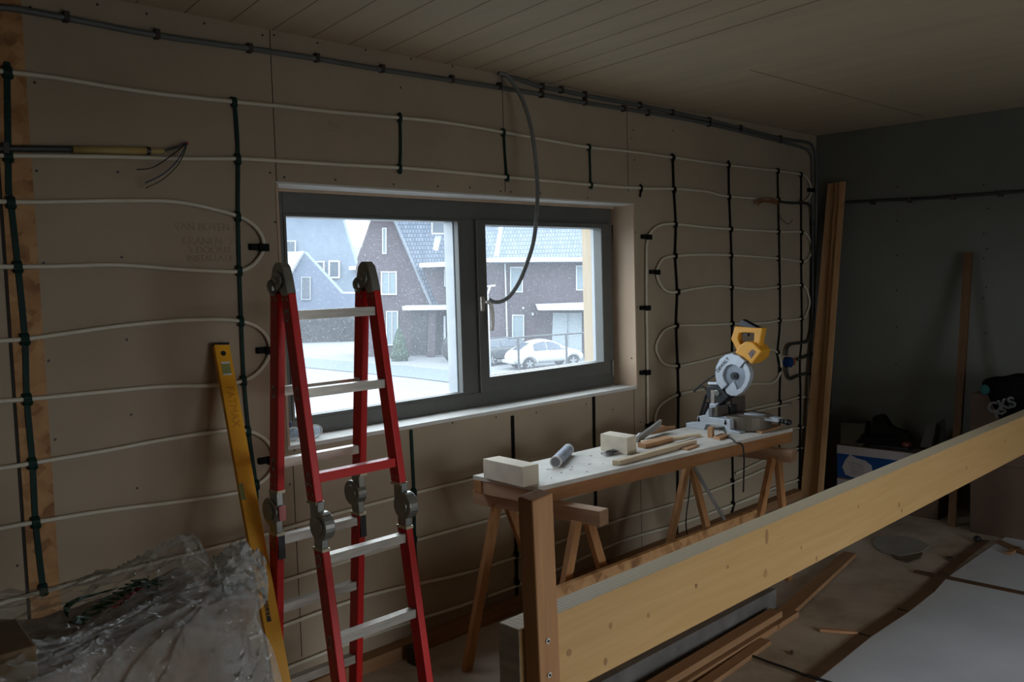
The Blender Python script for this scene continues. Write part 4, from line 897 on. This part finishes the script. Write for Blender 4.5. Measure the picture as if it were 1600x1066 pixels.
for (x, y, s, l) in [(1297, 897, .05, 'dark wood scrap on the floor under the beam, next to the diagonal batten'), (1143, 1002, .035, 'small dark scrap near the black floor cable'), (1237, 1020, .025, 'tiny brown chip on the floor left of the tape'), (1485, 873, .06, 'brown scrap lying on the tape crossing')]:
    p = at_z(x, y, .006); tag(MB().bar(p-Vector((s*.5, s*.25, 0)), p+Vector((s*.5, s*.25, 0)), s*.45, .008).build('wood_scrap', mat('dark_scrap', (.07, .045, .03), .9)), l, 'scrap')
b = MB(); c = at_z(1400, 850, .004); random.seed(4)
pl = [c+Vector((math.cos(a_)*r_, math.sin(a_)*r_*.7, 0)) for a_, r_ in [(k*PI/5, random.uniform(.16, .28)) for k in range(10)]]
b.prism(pl, (0, 0, .004)); tag(b.build('paper_scrap', mat('grey_paper', (.25, .23, .2), .9)), 'crumpled pale sheet on the floor under the beam', 'paper')
b = MB(); c = at_z(1412, 868, .003); pl = [c+Vector((math.cos(a_)*r_, math.sin(a_)*r_*.6, 0)) for a_, r_ in [(k*PI/4, random.uniform(.08, .17)) for k in range(8)]]
b.prism(pl, (0, 0, .003)); tag(b.build('debris_sheet', mat('brown_debris', (.1, .07, .04), .95)), 'brown scrap sheet on the floor between the beam and the tape', 'scrap')
# floor panels (structure) and tape
TY = 1.665
st(MB().box(1.9, 4.80, -1.9, TY, 0, .006).build('floor_panel_1', m_fpanel)); st(MB().box(4.803, 5.95, -1.9, TY, 0, .006).build('floor_panel_2', m_fpanel))
b = MB(); tp = [(3.0, 1.63), (3.27, 1.645), (3.8, 1.665), (4.2, 1.655), (4.55, 1.665), (4.85, 1.70), (5.2, 1.72), (5.6, 1.735)]
for k in range(len(tp)-1): b.bar((tp[k][0], tp[k][1], .0075), (tp[k+1][0]+.01, tp[k+1][1], .0075), .058, .002)
tag(b.build('packing_tape', m_tape), 'long strip of brown tape along the edge of the white floor panels', 'tape')
tag(MB().bar((4.80, 1.83, .0085), (4.81, .2, .0085), .05, .002).build('packing_tape', m_tape), 'shorter brown tape over the joint between two white floor panels', 'tape')
P = [at_z(x, y, .006) for x, y in [(1060, 973), (1083, 984), (1130, 1008), (1190, 1033), (1230, 1047), (1260, 1058), (1300, 1070), (1360, 1090)]]
for p_ in P: p_.z = .0125
tag(MB().tube(smooth_path(P, 5), .0055, 8).build('floor_cable', m_cable, smooth=True), 'black cable snaking over the floor in front of the beam', 'cable')

# ================================================================== THINGS AT THE RIGHT WALL
for k, (tx, ty, bx_, by_, w_, l) in enumerate([(6.225, 2.965, 5.93, 3.015, .085, 'widest of the planks leaning in the far corner'), (6.20, 2.905, 5.90, 2.935, .035, 'middle of the planks leaning in the far corner, narrow'), (6.18, 2.862, 5.86, 2.888, .035, 'narrow plank leaning in the far corner, nearest the blue box')]):
    tz = at_x(1312, 285, 6.22).z; dN_ = Vector((tx-bx_, 0, tz))
    b = MB(); wt_, wb_ = (w_*.6, w_*1.15) if k == 0 else (w_, w_)
    b.hexa([(bx_, by_-wb_/2, 0), (bx_+.022, by_-wb_/2, 0), (bx_+.022, by_+wb_/2, 0), (bx_, by_+wb_/2, 0)], [(tx, ty-wt_/2, tz), (tx+.022, ty-wt_/2, tz), (tx+.022, ty+wt_/2, tz), (tx, ty+wt_/2, tz)])
    tag(b.build('leaning_plank', m_cplank, bevel=.001), l, 'plank', 'pale planks leaning in the far corner')
tp_ = at_x(1513, 395, 6.225); b = MB()
b.hexa([(5.80, 1.965, 0), (5.83, 1.965, 0), (5.83, 2.01, 0), (5.80, 2.01, 0)], [(6.215, tp_.y-.025, tp_.z), (6.245, tp_.y-.025, tp_.z), (6.245, tp_.y+.025, tp_.z), (6.215, tp_.y+.025, tp_.z)])
tag(b.build('leaning_batten', m_dplank, bevel=.001), 'dark wooden batten leaning against the right wall beside the tall carton', 'batten')
# blue printed carton
K = 5.90/6.27
pl_ = at_x(1308, 695, 5.90); ph = pl_.z; y1_ = pl_.y; y0_ = 2.10
cart = empty('blue_carton', (6.02, (y0_+y1_)/2, 0), 'blue and white printed carton with a white emblem, standing by the corner planks', 'carton')
MB().box(5.90, 6.15, y0_, y1_, 0, ph).build('box_body', m_card, cart, bevel=.003)
MB().box(5.8985, 5.9005, y0_, y1_, .19, ph).build('blue_print', m_blue, cart)
m_cw = mat('carton_white', (.30, .27, .26), .7)
MB().box(5.897, 5.901, y0_, y1_, ph-.058, ph+.0).build('white_band', m_cw, cart)
MB().box(5.897, 5.901, y1_-.12, y1_, .0, at_x(1312, 748, 5.9).z).build('white_foot_band', m_cw, cart)
em = [(1328, 710), (1338, 716), (1352, 720), (1362, 728), (1363, 737), (1352, 746), (1335, 747), (1321, 742), (1316, 730), (1320, 720)]
MB().prism([at_x(x, y, 5.897) for x, y in em], (.004, 0, 0)).build('white_emblem', m_cw, cart)
b = MB()
for k in range(5):
    P = [at_x(x, y, 5.8965) for x, y in [(1326+k, 722+4.2*k), (1338, 725+4*k), (1350, 729+3.2*k)]]; b.tube(smooth_path(P, 4), .0016, 5)
b.build('emblem_lines', mat('emblem_grey', (.12, .11, .11), .7), cart)
# little brown sack/carton on top of it
tag(MB().box(5.93, 6.10, y1_-.15, y1_-.01, ph+.001, ph+.155).build('small_carton', mat('olive_card', (.05, .045, .025), .9), bevel=.004), 'small dull brown carton on top of the blue carton, against the planks', 'carton')
# boot
b0 = at_x(1378, 690, 5.96); boot = empty('work_boot', (5.96, b0.y, ph), 'dark work boot with a reddish toe on top of the blue carton', 'boot')
def bootx(px, py, dx=0): return at_x(px, py, 5.96)+Vector((dx, 0, 0))
bo = [(1362, 655), (1364, 650), (1376, 649), (1381, 655), (1388, 667), (1400, 672), (1412, 676), (1418, 682), (1417, 690), (1360, 690)]
pts_ = [bootx(*p) for p in bo]; 
for p in pts_: p.z = max(p.z, ph+.012)
MB().prism(pts_, (.09, 0, 0)).build('leather_upper', mat('black_leather', (.008, .007, .006), .7, spec=.1), boot, bevel=.012)
sp_ = [Vector((p.x, p.y, 0)) for p in (pts_[0], pts_[7])]
MB().box(5.955, 6.055, min(p.y for p in pts_)-.005, max(p.y for p in pts_)+.005, ph+.001, ph+.018).build('sole', m_blackp, boot, bevel=.004)
MB().ball((6.005, min(p.y for p in pts_)+.03, ph+.035), .036, (1.2, 1, .7), 14).build('toe_cap', mat('red_brown_leather', (.09, .018, .01), .5), boot, smooth=True)
b = MB(); b.prism([at_x(x, y, 5.905) for x, y in [(1338, 693), (1352, 681), (1395, 682), (1402, 694)]], (.045, 0, 0)); dk = b.build('folded_dark_cloth', m_cloth, bevel=.008); tag(dk, 'flat dark folded cloth lying in front of the boot', 'cloth'); dk.location.z += max(0, ph+.001-dk.location.z)
# papers stuck up
for k, (pts, l) in enumerate([([(1430, 706), (1440, 668), (1455, 664), (1448, 706)], 'pale sheet standing on edge right of the boot'), ([(1452, 700), (1456, 664), (1469, 656), (1472, 690)], 'greyish sheet standing behind the pale one near the boot')]):
    b = MB(); b.prism([at_x(x, y, 6.0+.05*k) for x, y in pts], (.004, 0, 0)); b_ = b
    lo_z = min(p.z for p in [at_x(x, y, 6.0+.05*k) for x, y in pts])
    b.hexa([Vector((6.0+.05*k, p.y, 0)) for p in [at_x(*pts[0], 6.0+.05*k)]*1+[at_x(*pts[3], 6.0+.05*k)]]+[Vector((6.004+.05*k, at_x(*pts[3], 6.0+.05*k).y, 0)), Vector((6.004+.05*k, at_x(*pts[0], 6.0+.05*k).y, 0))],
           [Vector((6.0+.05*k, at_x(*pts[0], 6.0+.05*k).y, lo_z+.02)), Vector((6.0+.05*k, at_x(*pts[3], 6.0+.05*k).y, lo_z+.02)), Vector((6.004+.05*k, at_x(*pts[3], 6.0+.05*k).y, lo_z+.02)), Vector((6.004+.05*k, at_x(*pts[0], 6.0+.05*k).y, lo_z+.02))])
    o = b.build('card_sheet', mat('grey_card_%s' % 'ab'[k], (.11, .10, .09) if k == 0 else (.05, .05, .045), .9)); tag(o, l, 'card')
    o.location.x += .075; 
# tall carton with jacket
tz = at_x(1520, 615, 5.75).z; cy1 = at_x(1516, 700, 5.75).y; cy0 = 1.15
tc_ = empty('tall_carton', (5.98, 1.5, 0), 'large plain brown carton at the right wall with a jacket on it', 'carton')
MB().box(5.75, 6.2, cy0, cy1, 0, tz).build('box_body', m_card, tc_, bevel=.004)
MB().box(5.748, 5.75, cy0, cy1, .43, .435).build('fold_line', mat('dark_card_line', (.07, .045, .03), .9), tc_)
jk = empty('dark_jacket', (5.9, 1.5, tz), 'dark jacket with white lettering thrown over the large brown carton', 'jacket')
jo = [(1534, 606), (1532, 596), (1542, 590), (1556, 592), (1570, 588), (1582, 585), (1596, 589), (1640, 590), (1680, 600), (1680, 680), (1600, 672), (1568, 668), (1560, 650), (1548, 632), (1542, 616)]
b = MB(); JX = 5.72; J = [at_x(x, y, JX) for x, y in jo]; n = len(J); cj = sum(J, Vector())/n
rings = []
for lv, (dx, sc_) in enumerate([(0.0, .72), (-.03, .88), (.0, .985), (.03, 1.0), (.30, .98)]):
    rings.append([b.bm.verts.new(Vector((JX+(dx if p.z > tz+.004 or dx < .02 else .024)+(.02 if p.z > tz else .006)*noise.noise(p*9+Vector((lv, 0, 0))), cj.y+(p.y-cj.y)*sc_, cj.z+(p.z-cj.z)*sc_))) for p in J])
for l in range(4):
    for k in range(n): b.face([rings[l][k], rings[l][(k+1) % n], rings[l+1][(k+1) % n], rings[l+1][k]])
b.face(rings[0]); b.face(rings[-1][::-1])
jb = b.build('jacket_body', m_cloth, jk, smooth=True); sb = jb.modifiers.new('round', 'SUBSURF'); sb.levels = 2; sb.render_levels = 2
q = at_x(1539, 609, 5.685); MB().ball(q, .028, (.5, 1, 1.1), 12).build('teal_lining', m_teal, jk, smooth=True)
m_ltr = mat('white_print', (.22, .24, .23), .8)
q = at_x(1565, 634, 5.662); text_mesh('CKS', .085, m4_from(q, (0, -.9, .35), (0, .35, .9)), m_ltr, 'jacket_lettering', jk, .002, outline=True)
q = at_x(1562, 644, 5.661); text_mesh('AS', .065, m4_from(q, (0, -.75, .6), (0, .6, .75)), m_ltr, 'jacket_lettering', jk, .002, outline=True)
p_ = at_z(1527, 842, .02); tag(MB().ball(p_, .022, (1.2, 1, .8)).build('black_plug', m_blackp), 'small black plug lying on the floor in front of the large carton', 'plug')
for x0, y0, x1, y1, l in [(1560, 846, 1605, 866, 'light batten on the floor in front of the large carton'), (1575, 865, 1590, 856, 'short stub of wood beside the light batten by the large carton')]:
    tag(MB().bar(at_z(x0, y0, .016), at_z(x1, y1, .016), .03, .015).build('floor_offcut', m_fplank), l, 'offcut')
# ================================================================== OUTSIDE
GZ = CAM.z-4.7
m_pave = mat('frosty_paving', (.15, .155, .16), .9, nscale=1.2, namt=.06)
m_road = mat('road_strip', (.095, .115, .135), .9, nscale=2, namt=.05)
m_brk = brick('purple_brown_brick', (.035, .023, .030), (.052, .036, .045), (.07, .058, .066), 5)
m_brkb = brick('blue_grey_brick', (.085, .11, .16), (.10, .125, .175), (.13, .15, .19), 5)
m_tile = brick('blue_roof_tile', (.085, .11, .15), (.125, .15, .19), (.025, .033, .045), 1.9, .34, .5)
m_tilew = brick('pale_frosted_tile', (.36, .36, .36), (.4, .4, .4), (.3, .31, .33), 2, .6, .5)
m_wht = mat('white_paint', (.36, .38, .40), .6)
m_wing = mat('window_dark_glass', (.05, .065, .085), .3)
m_blind = mat('pale_blind', (.14, .18, .20), .6, nscale=1, namt=.05, stretch=(.1, .1, 40))
m_hedge = mat('dark_hedge', (.022, .022, .022), .95, nscale=3, namt=.5, bump=.5, bscale=6)
m_bush = mat('cypress_green', (.022, .04, .024), .95, nscale=5, namt=.4, bump=.6, bscale=8)
gp = MB(); gp.quad([(-160, WALL+1.2, GZ), (260, WALL+1.2, GZ), (260, 260, GZ), (-160, 260, GZ)]); tag(gp.build('ground', m_pave), kind='structure')
gp = MB(); gp.quad([(-60, -60, GZ), (80, -60, GZ), (80, -2.6, GZ), (-60, -2.6, GZ)]); tag(gp.build('rear_ground', m_pave), kind='structure')
def strip(pts, name, m_, z=.02):
    b = MB(); b.prism([at_z(x, y, GZ+z) for x, y in pts], (0, 0, .02)); return tag(b.build(name, m_), kind='structure')
strip([(430, 556), (640, 573), (900, 600), (900, 622), (640, 590), (430, 570)], 'road', m_road)

def facade(pts, D, T, m_, name, parent, ground=False):
    P = [at_d(x, y, D) for x, y in pts]
    if ground:
        for p in P:
            if p.z < GZ+.6: p.z = GZ
    b = MB(); b.prism(P, FH*T); return b.build(name, m_, parent)
def window(x0, y0, x1, y1, D, parent, glass=None, fr=1.6, mull=0):
    b = MB(); o = [(x0, y0), (x1, y0), (x1, y1), (x0, y1)]; i = [(x0+fr, y0+fr), (x1-fr, y0+fr), (x1-fr, y1-fr), (x0+fr, y1-fr)]
    b.ring([at_d(x, y, D) for x, y in o], [at_d(x, y, D) for x, y in i], FH*.14)
    for k in range(mull):
        xm = x0+(x1-x0)*(k+1)/(mull+1); b.hexa([at_d(xm-.6, y0+fr, D), at_d(xm+.6, y0+fr, D), at_d(xm+.6, y1-fr, D), at_d(xm-.6, y1-fr, D)], [at_d(xm-.6, y0+fr, D)+FH*.1, at_d(xm+.6, y0+fr, D)+FH*.1, at_d(xm+.6, y1-fr, D)+FH*.1, at_d(xm-.6, y1-fr, D)+FH*.1])
    w_ = b.build('window', m_wht, parent); 
    b = MB(); b.prism([at_d(x, y, D+.06) for x, y in i], FH*.05); b.build('pane', glass or m_wing, w_); return w_
def slab(pts, T, m_, name, parent):  # (px,py,D)
    P = [at_d(*p) for p in pts]; n = (P[1]-P[0]).cross(P[2]-P[0]).normalized()
    if n.z > 0: n = -n
    b = MB(); b.prism(P, n*T); return b.build(name, m_, parent)

# house right (brick block with tiled hip roof and white garage)
hr = empty('brick_house', zz(at_d(830, 560, 56), GZ), 'brick house with blue tiled hip roof and white garage door, seen through the right pane', 'house', 'houses across the street')
facade([(741, 402), (1010, 406), (1010, 640), (741, 640)], 52, 3.2, m_brk, 'brick_wall', hr, True)
facade([(735, 403), (800, 402.5), (1010, 401), (1010, 408), (735, 410)], 50.9, .5, m_wht, 'white_fascia', hr)
rf = slab([(774, 404, 51.3), (1010, 402, 51.3), (1010, 330, 59), (786, 330, 59)], .3, m_tile, 'main_roof', hr)
slab([(742, 405, 53.2), (775, 404, 51.3), (787, 330, 59), (742, 330, 60.5)], .3, m_tile, 'hip_roof', hr)
P = [at_d(x, y, D-.1) for x, y, D in [(775, 404, 51.3), (779, 380, 53.8), (783, 355, 56.4), (787, 330, 59)]]
MB().tube(P, .16, 8).build('ridge_tiles', mat('pale_ridge', (.2, .22, .25), .8), hr)
window(797, 417, 817, 457, 51.9, hr, m_blind); window(900, 415, 922, 454, 51.9, hr, m_blind); w_ = window(800, 492, 819, 532, 51.9, hr, m_blind)
facade([(788, 410), (790, 410), (794, 545), (792, 545)], 51.8, .2, m_wht, 'downpipe', hr)
facade([(838, 477), (1000, 471), (1000, 484), (841, 485)], 49.5, 2.4, m_wht, 'garage_canopy', hr)
facade([(864, 489), (909, 489), (911, 640), (864, 640)], 51.9, .12, mat('white_garage_door', (.26, .30, .32), .5), 'garage_door', hr, True)
facade([(887.5, 489), (888, 489), (888.6, 640), (888.1, 640)], 51.85, .05, m_wing, 'door_gap', hr, True)
facade([(831, 489), (834, 489), (834, 493), (831, 493)], 51.8, .15, m_wht, 'wall_lamp', hr)
facade([(816, 480), (819, 480), (819, 483), (816, 483)], 51.8, .15, m_wht, 'wall_vent', hr)
# house middle (gable with steep tiled roof)
hm = empty('gabled_brick_house', zz(at_d(640, 556, 60), GZ), 'gabled brick house with steep blue roof and white porch, right of the ladder', 'house', 'houses across the street')
facade([(600, 300), (676, 478), (722, 478), (722, 640), (558, 640), (556, 418)], 56, 3, m_brk, 'brick_gable', hm, True)
slab([(598, 295, 55.8), (676, 480, 55.4), (722, 480, 55.4), (722, 295, 58)], .25, m_tile, 'steep_roof', hm)
P = [at_d(x, y, 55.3) for x, y in [(597, 300), (636, 390), (675, 480)]]; MB().tube(P, .09, 6).build('verge', mat('pale_verge', (.14, .155, .18), .8), hm)
facade([(558, 404), (594, 300), (602, 300), (560, 420)], 56.1, .6, mat('verge_brick', (.07, .06, .065), .9), 'left_verge', hm)
facade([(655, 411), (722, 408), (722, 416), (655, 418)], 54.2, 1.2, m_wht, 'dormer_eaves', hm)
facade([(660, 418), (722, 416), (722, 478), (684, 478)], 55.2, .4, m_brk, 'recessed_wall', hm)
window(674, 342, 716, 366, 54.8, hm, m_wing, 2, 1); window(694, 420, 702, 448, 55.1, hm, m_blind, 1.4); window(597, 356, 604, 397, 55.9, hm, m_blind, 1.5)
window(595, 424, 620, 461, 55.85, hm, m_blind, 2, 1); window(603, 486, 622, 540, 55.85, hm, m_blind, 1.6, 1)
facade([(680, 368), (690, 368), (684, 392), (676, 390)], 55.2, .1, m_wht, 'roof_vent', hm)
facade([(628, 479), (722, 477), (722, 484), (629, 485)], 53.6, 2.4, m_wht, 'porch_roof', hm)
facade([(644, 494), (668, 494), (669, 640), (644, 640)], 55.9, .15, m_wing if False else mat('dark_door', (.018, .018, .02), .5), 'front_door', hm, True)
facade([(683, 494), (708, 494), (708, 640), (683, 640)], 55.9, .15, MATS['dark_door'], 'dark_opening', hm, True)
facade([(670, 485), (681, 485), (682, 640), (670, 640)], 54.2, .5, m_brk, 'porch_pier', hm, True)
facade([(693, 494), (696, 494), (696.5, 542), (693.5, 542)], 54.6, .1, m_wht, 'white_post', hm)
facade([(707, 485), (709, 485), (711, 530), (709, 530)], 54.0, .1, m_wht, 'downpipe', hm)
# left houses
hl = empty('blue_grey_gable_house', zz(at_d(480, 530, 78), GZ), 'pale blue-grey gabled house behind the dark hedge, left part of the view', 'house', 'houses across the street')
facade([(410, 330), (474, 393), (534, 459), (558, 459), (558, 560), (380, 560), (380, 330)][1:5]+[(430, 560), (430, 480)], 76, 1.5, m_brkb, 'brick_gable', hl, True)
slab([(474, 392, 75.6), (442, 396, 75.6), (330, 402, 76), (330, 560, 75.4), (425, 475, 75.4)], .3, m_tilew, 'white_roof', hl)
window(470.5, 433, 485, 468.5, 75.8, hl, m_wing, .8)
hb_ = empty('far_roof_house', zz(at_d(500, 520, 95), GZ), 'house with one huge pale blue roof and two small white windows, far left', 'house', 'houses across the street')
facade([(60, 300), (522, 300), (556, 412), (562, 458), (562, 545), (60, 545)], 92, 1.5, mat('pale_blue_roof', (.13, .16, .20), .8, nscale=1, namt=.06), 'roof_face', hb_, True)
window(492, 408, 507, 434, 91.7, hb_, m_wing, 2.2); window(513, 407, 531, 435, 91.7, hb_, m_wing, 2.4); window(443, 376, 462, 395, 91.7, hb_, m_wing, 1.6)
facade([(545, 416), (578, 415), (578, 421), (545, 422)], 91, .6, m_wht, 'white_fascia', hb_)
facade([(534, 456), (562, 456), (562, 500), (536, 500)], 90.8, .4, m_tilew, 'pale_garage', hb_)
far = empty('distant_white_roof', zz(at_d(555, 520, 110), GZ), 'pale frosted roof in the gap between the two gables', 'house', 'houses across the street')
facade([(540, 386), (575, 386), (575, 560), (540, 560)], 105, 4, m_tilew, 'roof_slope', far, True)
# hedge
b = MB(); P0 = [at_d(x, y, 71) for x, y in [(150, 502), (560, 494)]]
D0 = P0[1]-P0[0]
def hfn(a, c):
    p = P0[0]+D0*a; h = P0[0].z-GZ
    k = c*3; 
    if k < 1: q = p+Vector((0, 0, -h*(1-k)))
    elif k < 2: q = p+FH*1.2*(k-1)
    else: q = p+FH*1.2+Vector((0, 0, -h*(k-2)))
    return q+noise.noise_vector(q*1.2)*.12
b.grid(hfn, 160, 18); tag(b.build('hedge', m_hedge, smooth=True), 'dark clipped hedge between the paving and the blue-grey house', 'hedge')
# conical bush
bc = at_d(625, 556, 52.5); bc.z = GZ; b = MB()
def bfn(a, c): r = .62*(1-c)**.7*(1 if c > .08 else .8); p = bc+Vector((math.cos(2*PI*a)*r, math.sin(2*PI*a)*r, c*2.05)); return p+noise.noise_vector(p*3.1)*.07
b.grid(bfn, 24, 16); tag(b.build('conical_bush', m_bush, smooth=True), 'green cone-shaped bush in front of the gabled brick house', 'bush')
b = MB(); q = at_d(712, 560, 51); q.z = GZ; 
def bfn2(a, c): r = .8*math.sin(PI*min(.98, c*.9+.08))**.6; p = q+Vector((math.cos(2*PI*a)*r, math.sin(2*PI*a)*r, c*1.6)); return p+noise.noise_vector(p*3)*.12
b.grid(bfn2, 20, 12); tag(b.build('low_shrub', m_hedge, smooth=True), 'low dark shrub beside the porch of the gabled house', 'bush')
# street lamp
lp0 = at_d(765, 600, 40); lp0.z = GZ; ht = at_d(765, 462, 40).z-GZ
lam = empty('street_lamp', lp0, 'slim white street lamp partly hidden by the window handle', 'street lamp')
MB().tube([lp0, lp0+Vector((0, 0, ht))], [.09, .07], 12).build('pole', m_wht, lam, smooth=True)
a = at_d(757, 449, 40); c = at_d(774, 447.5, 40); MB().hexa([a, c, c+FH*.25, a+FH*.25], [a+UP*.06, c+UP*.08, c+FH*.25+UP*.08, a+FH*.25+UP*.06]).build('lamp_head', m_wht, lam)
MB().tube([lp0+Vector((0, 0, ht)), (a+c)/2], .045, 8).build('arm', m_wht, lam)
# metal fence
fe = empty('metal_fence', zz(at_d(850, 560, 37), GZ), 'thin dark metal fence with a top rail in front of the white car', 'fence')
for x, y in ((809.5, 527), (884.5, 522), (960, 517)):
    p = at_d(x, y, 37); MB().tube([zz(p, GZ), p], .045, 8).build('fence_post', m_dgrey, fe)
MB().tube([at_d(793, 529, 37.4), at_d(809.5, 527.5, 37), at_d(884.5, 522, 37), at_d(960, 517, 37)], .035, 8).build('top_rail', m_dgrey, fe)

# cars
def car(origin, heading, L_, W_, prof, belt, cabw, body_m, label, wheels=.31, beetle=True, name='white_car'):
    """prof: list of (x, z_top, half_width_fraction); x from rear (0) to front (1)"""
    c_ = empty(name, origin, label, 'car', 'cars parked across the street')
    fx = Vector((math.cos(heading), math.sin(heading), 0)); fy_ = Vector((-fx.y, fx.x, 0))
    Wp = lambda x, y, z: origin+fx*(x*L_)+fy_*y+Vector((0, 0, z))
    sec = []
    b = MB()
    for (x, zt, hw) in prof:
        h = hw*W_/2; zb = belt if zt > belt else zt-.02; cw = cabw*W_/2 if zt > belt+.05 else h*.92
        cwx = h*.96+(cw-h*.96)*min(1, max(0, (zt-belt)/.45)) if zt > belt else h*.9
        pts = [(h*.82, .26), (h, .42), (h*1.0, .6), (h*.97, zb), (cwx, zb+(zt-zb)*.82), (cwx*.72, zt-.015*(zt > belt)), (0, zt)]
        sec.append([(x, y, z) for y, z in pts])
    rings = []
    for s in sec:
        full = [(x, y, z) for x, y, z in s]+[(x, -y, z) for x, y, z in s[-2::-1]]
        rings.append([b.bm.verts.new(Wp(*p)) for p in full])
    for i in range(len(rings)-1):
        for k in range(len(rings[0])-1): b.face([rings[i][k], rings[i][k+1], rings[i+1][k+1], rings[i+1][k]])
        b.face([rings[i][0], rings[i+1][0], rings[i+1][-1], rings[i][-1]])
    b.face(rings[0]); b.face(rings[-1][::-1])
    bo = b.build('body', body_m, c_, smooth=True); bo.modifiers.new('round', 'SUBSURF').render_levels = 2
    def zat(x):
        for i in range(len(prof)-1):
            if prof[i][0] <= x <= prof[i+1][0]:
                t = (x-prof[i][0])/(prof[i+1][0]-prof[i][0]); return prof[i][1]*(1-t)+prof[i+1][1]*t, prof[i][2]*(1-t)+prof[i+1][2]*t
        return prof[-1][1:]
    for s in (1, -1):
        for x0, x1 in ((.27, .44), (.455, .70)) if beetle else ((.14, .3), (.32, .5), (.52, .7)):
            b = MB(); n = 8; lo_, hi_ = [], []
            for k in range(n+1):
                x = x0+(x1-x0)*k/n; zt, hw = zat(x); h = hw*W_/2; cw = cabw*W_/2
                z1 = zt-.12; z0 = belt+.04; z1 = max(z1, z0+.02)
                f = lambda z: h*.97+(cw-h*.97)*min(1, max(0, (z-belt)/max(.1, (zt-belt)*.82)))
                lo_.append(Wp(x, s*(f(z0)+.012), z0)); hi_.append(Wp(x, s*(f(z1)+.012), z1))
            V0 = [b.bm.verts.new(p) for p in lo_]; V1 = [b.bm.verts.new(p) for p in hi_]
            for k in range(n): b.face([V0[k], V0[k+1], V1[k+1], V1[k]])
            b.build('side_window', m_wing, c_, solid=.01)
    # rear window
    zt1, _ = zat(.12); zt2, _ = zat(.26); b = MB(); h = cabw*W_/2*.72
    b.hexa([Wp(.10, -h, zat(.10)[0]+.01), Wp(.10, h, zat(.10)[0]+.01), Wp(.24, h*.9, zat(.24)[0]+.012), Wp(.24, -h*.9, zat(.24)[0]+.012)], [Wp(.10, -h, zat(.10)[0]-.02), Wp(.10, h, zat(.10)[0]-.02), Wp(.24, h*.9, zat(.24)[0]-.02), Wp(.24, -h*.9, zat(.24)[0]-.02)]); b.build('rear_window', m_wing, c_)
    for x in (.19, .80):
        for s in (1, -1):
            y = s*(W_/2-.10); a = Wp(x, y-s*.1, wheels); e_ = Wp(x, y+s*.115, wheels)
            wh = MB().cyl(a, e_, wheels, seg=24).build('wheel', mat('tyre', (.02, .02, .02), .8), c_, bevel=.02)
            b = MB(); b.cyl(Wp(x, y+s*.10, wheels), Wp(x, y+s*.125, wheels), wheels*.25, seg=12)
            for k in range(5): t = 2*PI*k/5+.3; b.bar(Wp(x, y+s*.122, wheels), Wp(x+math.cos(t)*wheels*.62/L_, y+s*.122, wheels+math.sin(t)*wheels*.62), .07, .02, up=fy_)
            b.build('wheel_spokes', mat('wheel_rim', (.22, .23, .24), .4, .3), wh)
            # fender arch
            if beetle:
                b = MB(); pts = [Wp(x+math.cos(t)*wheels*1.45/L_, s*(W_/2-.03), wheels+math.sin(t)*wheels*1.40) for t in [PI*k/12 for k in range(13)]]
                b.tube(pts, [.05+.07*math.sin(PI*k/12) for k in range(13)], 10); b.build('fender', body_m, c_, smooth=True)
    for s in (1, -1): MB().ball(Wp(.045, s*W_*.36, .72), .10, (.8, .8, 1)).build('tail_light', mat('red_lens', (.5, .12, .14), .3), c_, smooth=True)
    MB().bar(Wp(-.005, -W_*.4, .42), Wp(-.005, W_*.4, .42), .1, .16).build('rear_bumper', body_m, c_, bevel=.03)
    MB().bar(Wp(-.02, -.26, .62), Wp(-.02, .26, .62), .01, .11).build('number_plate', mat('plate_cream', (.6, .55, .3), .5), c_)
    for s in (1, -1): MB().ball(Wp(.68, s*(W_/2+.06), belt+.08), .09, (.6, 1, .7)).build('mirror', body_m, c_, smooth=True)
    return c_
bee = [(0, .55, .72), (.03, .80, .86), (.08, .93, .94), (.14, 1.10, .97), (.22, 1.30, .98), (.32, 1.46, .98), (.44, 1.52, .98), (.55, 1.46, .98), (.65, 1.27, .98), (.72, 1.06, .97), (.79, .98, .94), (.90, .84, .88), (.97, .68, .76), (1.0, .55, .6)]
est = [(0, .8, .9), (.02, 1.0, .95), (.08, 1.35, .97), (.2, 1.46, .98), (.4, 1.5, .98), (.55, 1.46, .98), (.68, 1.2, .98), (.74, 1.02, .97), (.88, .92, .94), (.97, .78, .85), (1, .6, .75)]
def gnd(px, py): p = at_z(px, py, GZ); return p
pr_ = gnd(786, 576); pf_ = gnd(902, 568)
hd_ = math.atan2(pf_.y-pr_.y, pf_.x-pr_.x)
m_car = mat('white_car_paint', (.30, .31, .31), .3, coat=.3)
rear = gnd(795, 578)
car(rear, -YAW+math.radians(24), 4.1, 1.72, bee, .92, .66, m_car, 'small round white car parked behind the metal fence')
rear2 = gnd(736, 572)
car(rear2, -YAW+math.radians(26), 4.6, 1.75, est, .95, .74, mat('dark_car_paint', (.05, .055, .06), .3, coat=.4), 'dark estate car parked left of the round white car', beetle=False, name='dark_car')
# wooden porch post just outside the right pane
a = at_y(909.5, 357, 3.86); c = at_y(929, 357, 3.75)
tag(MB().box(a.x, c.x, 3.75, 3.86, GZ, 2.6).build('outdoor_timber_post', wood('fresh_spruce_post', (.26, .19, .11), (.32, .25, .16), 2, .6, .6)), 'fresh yellow timber post standing just outside the right pane', 'post')
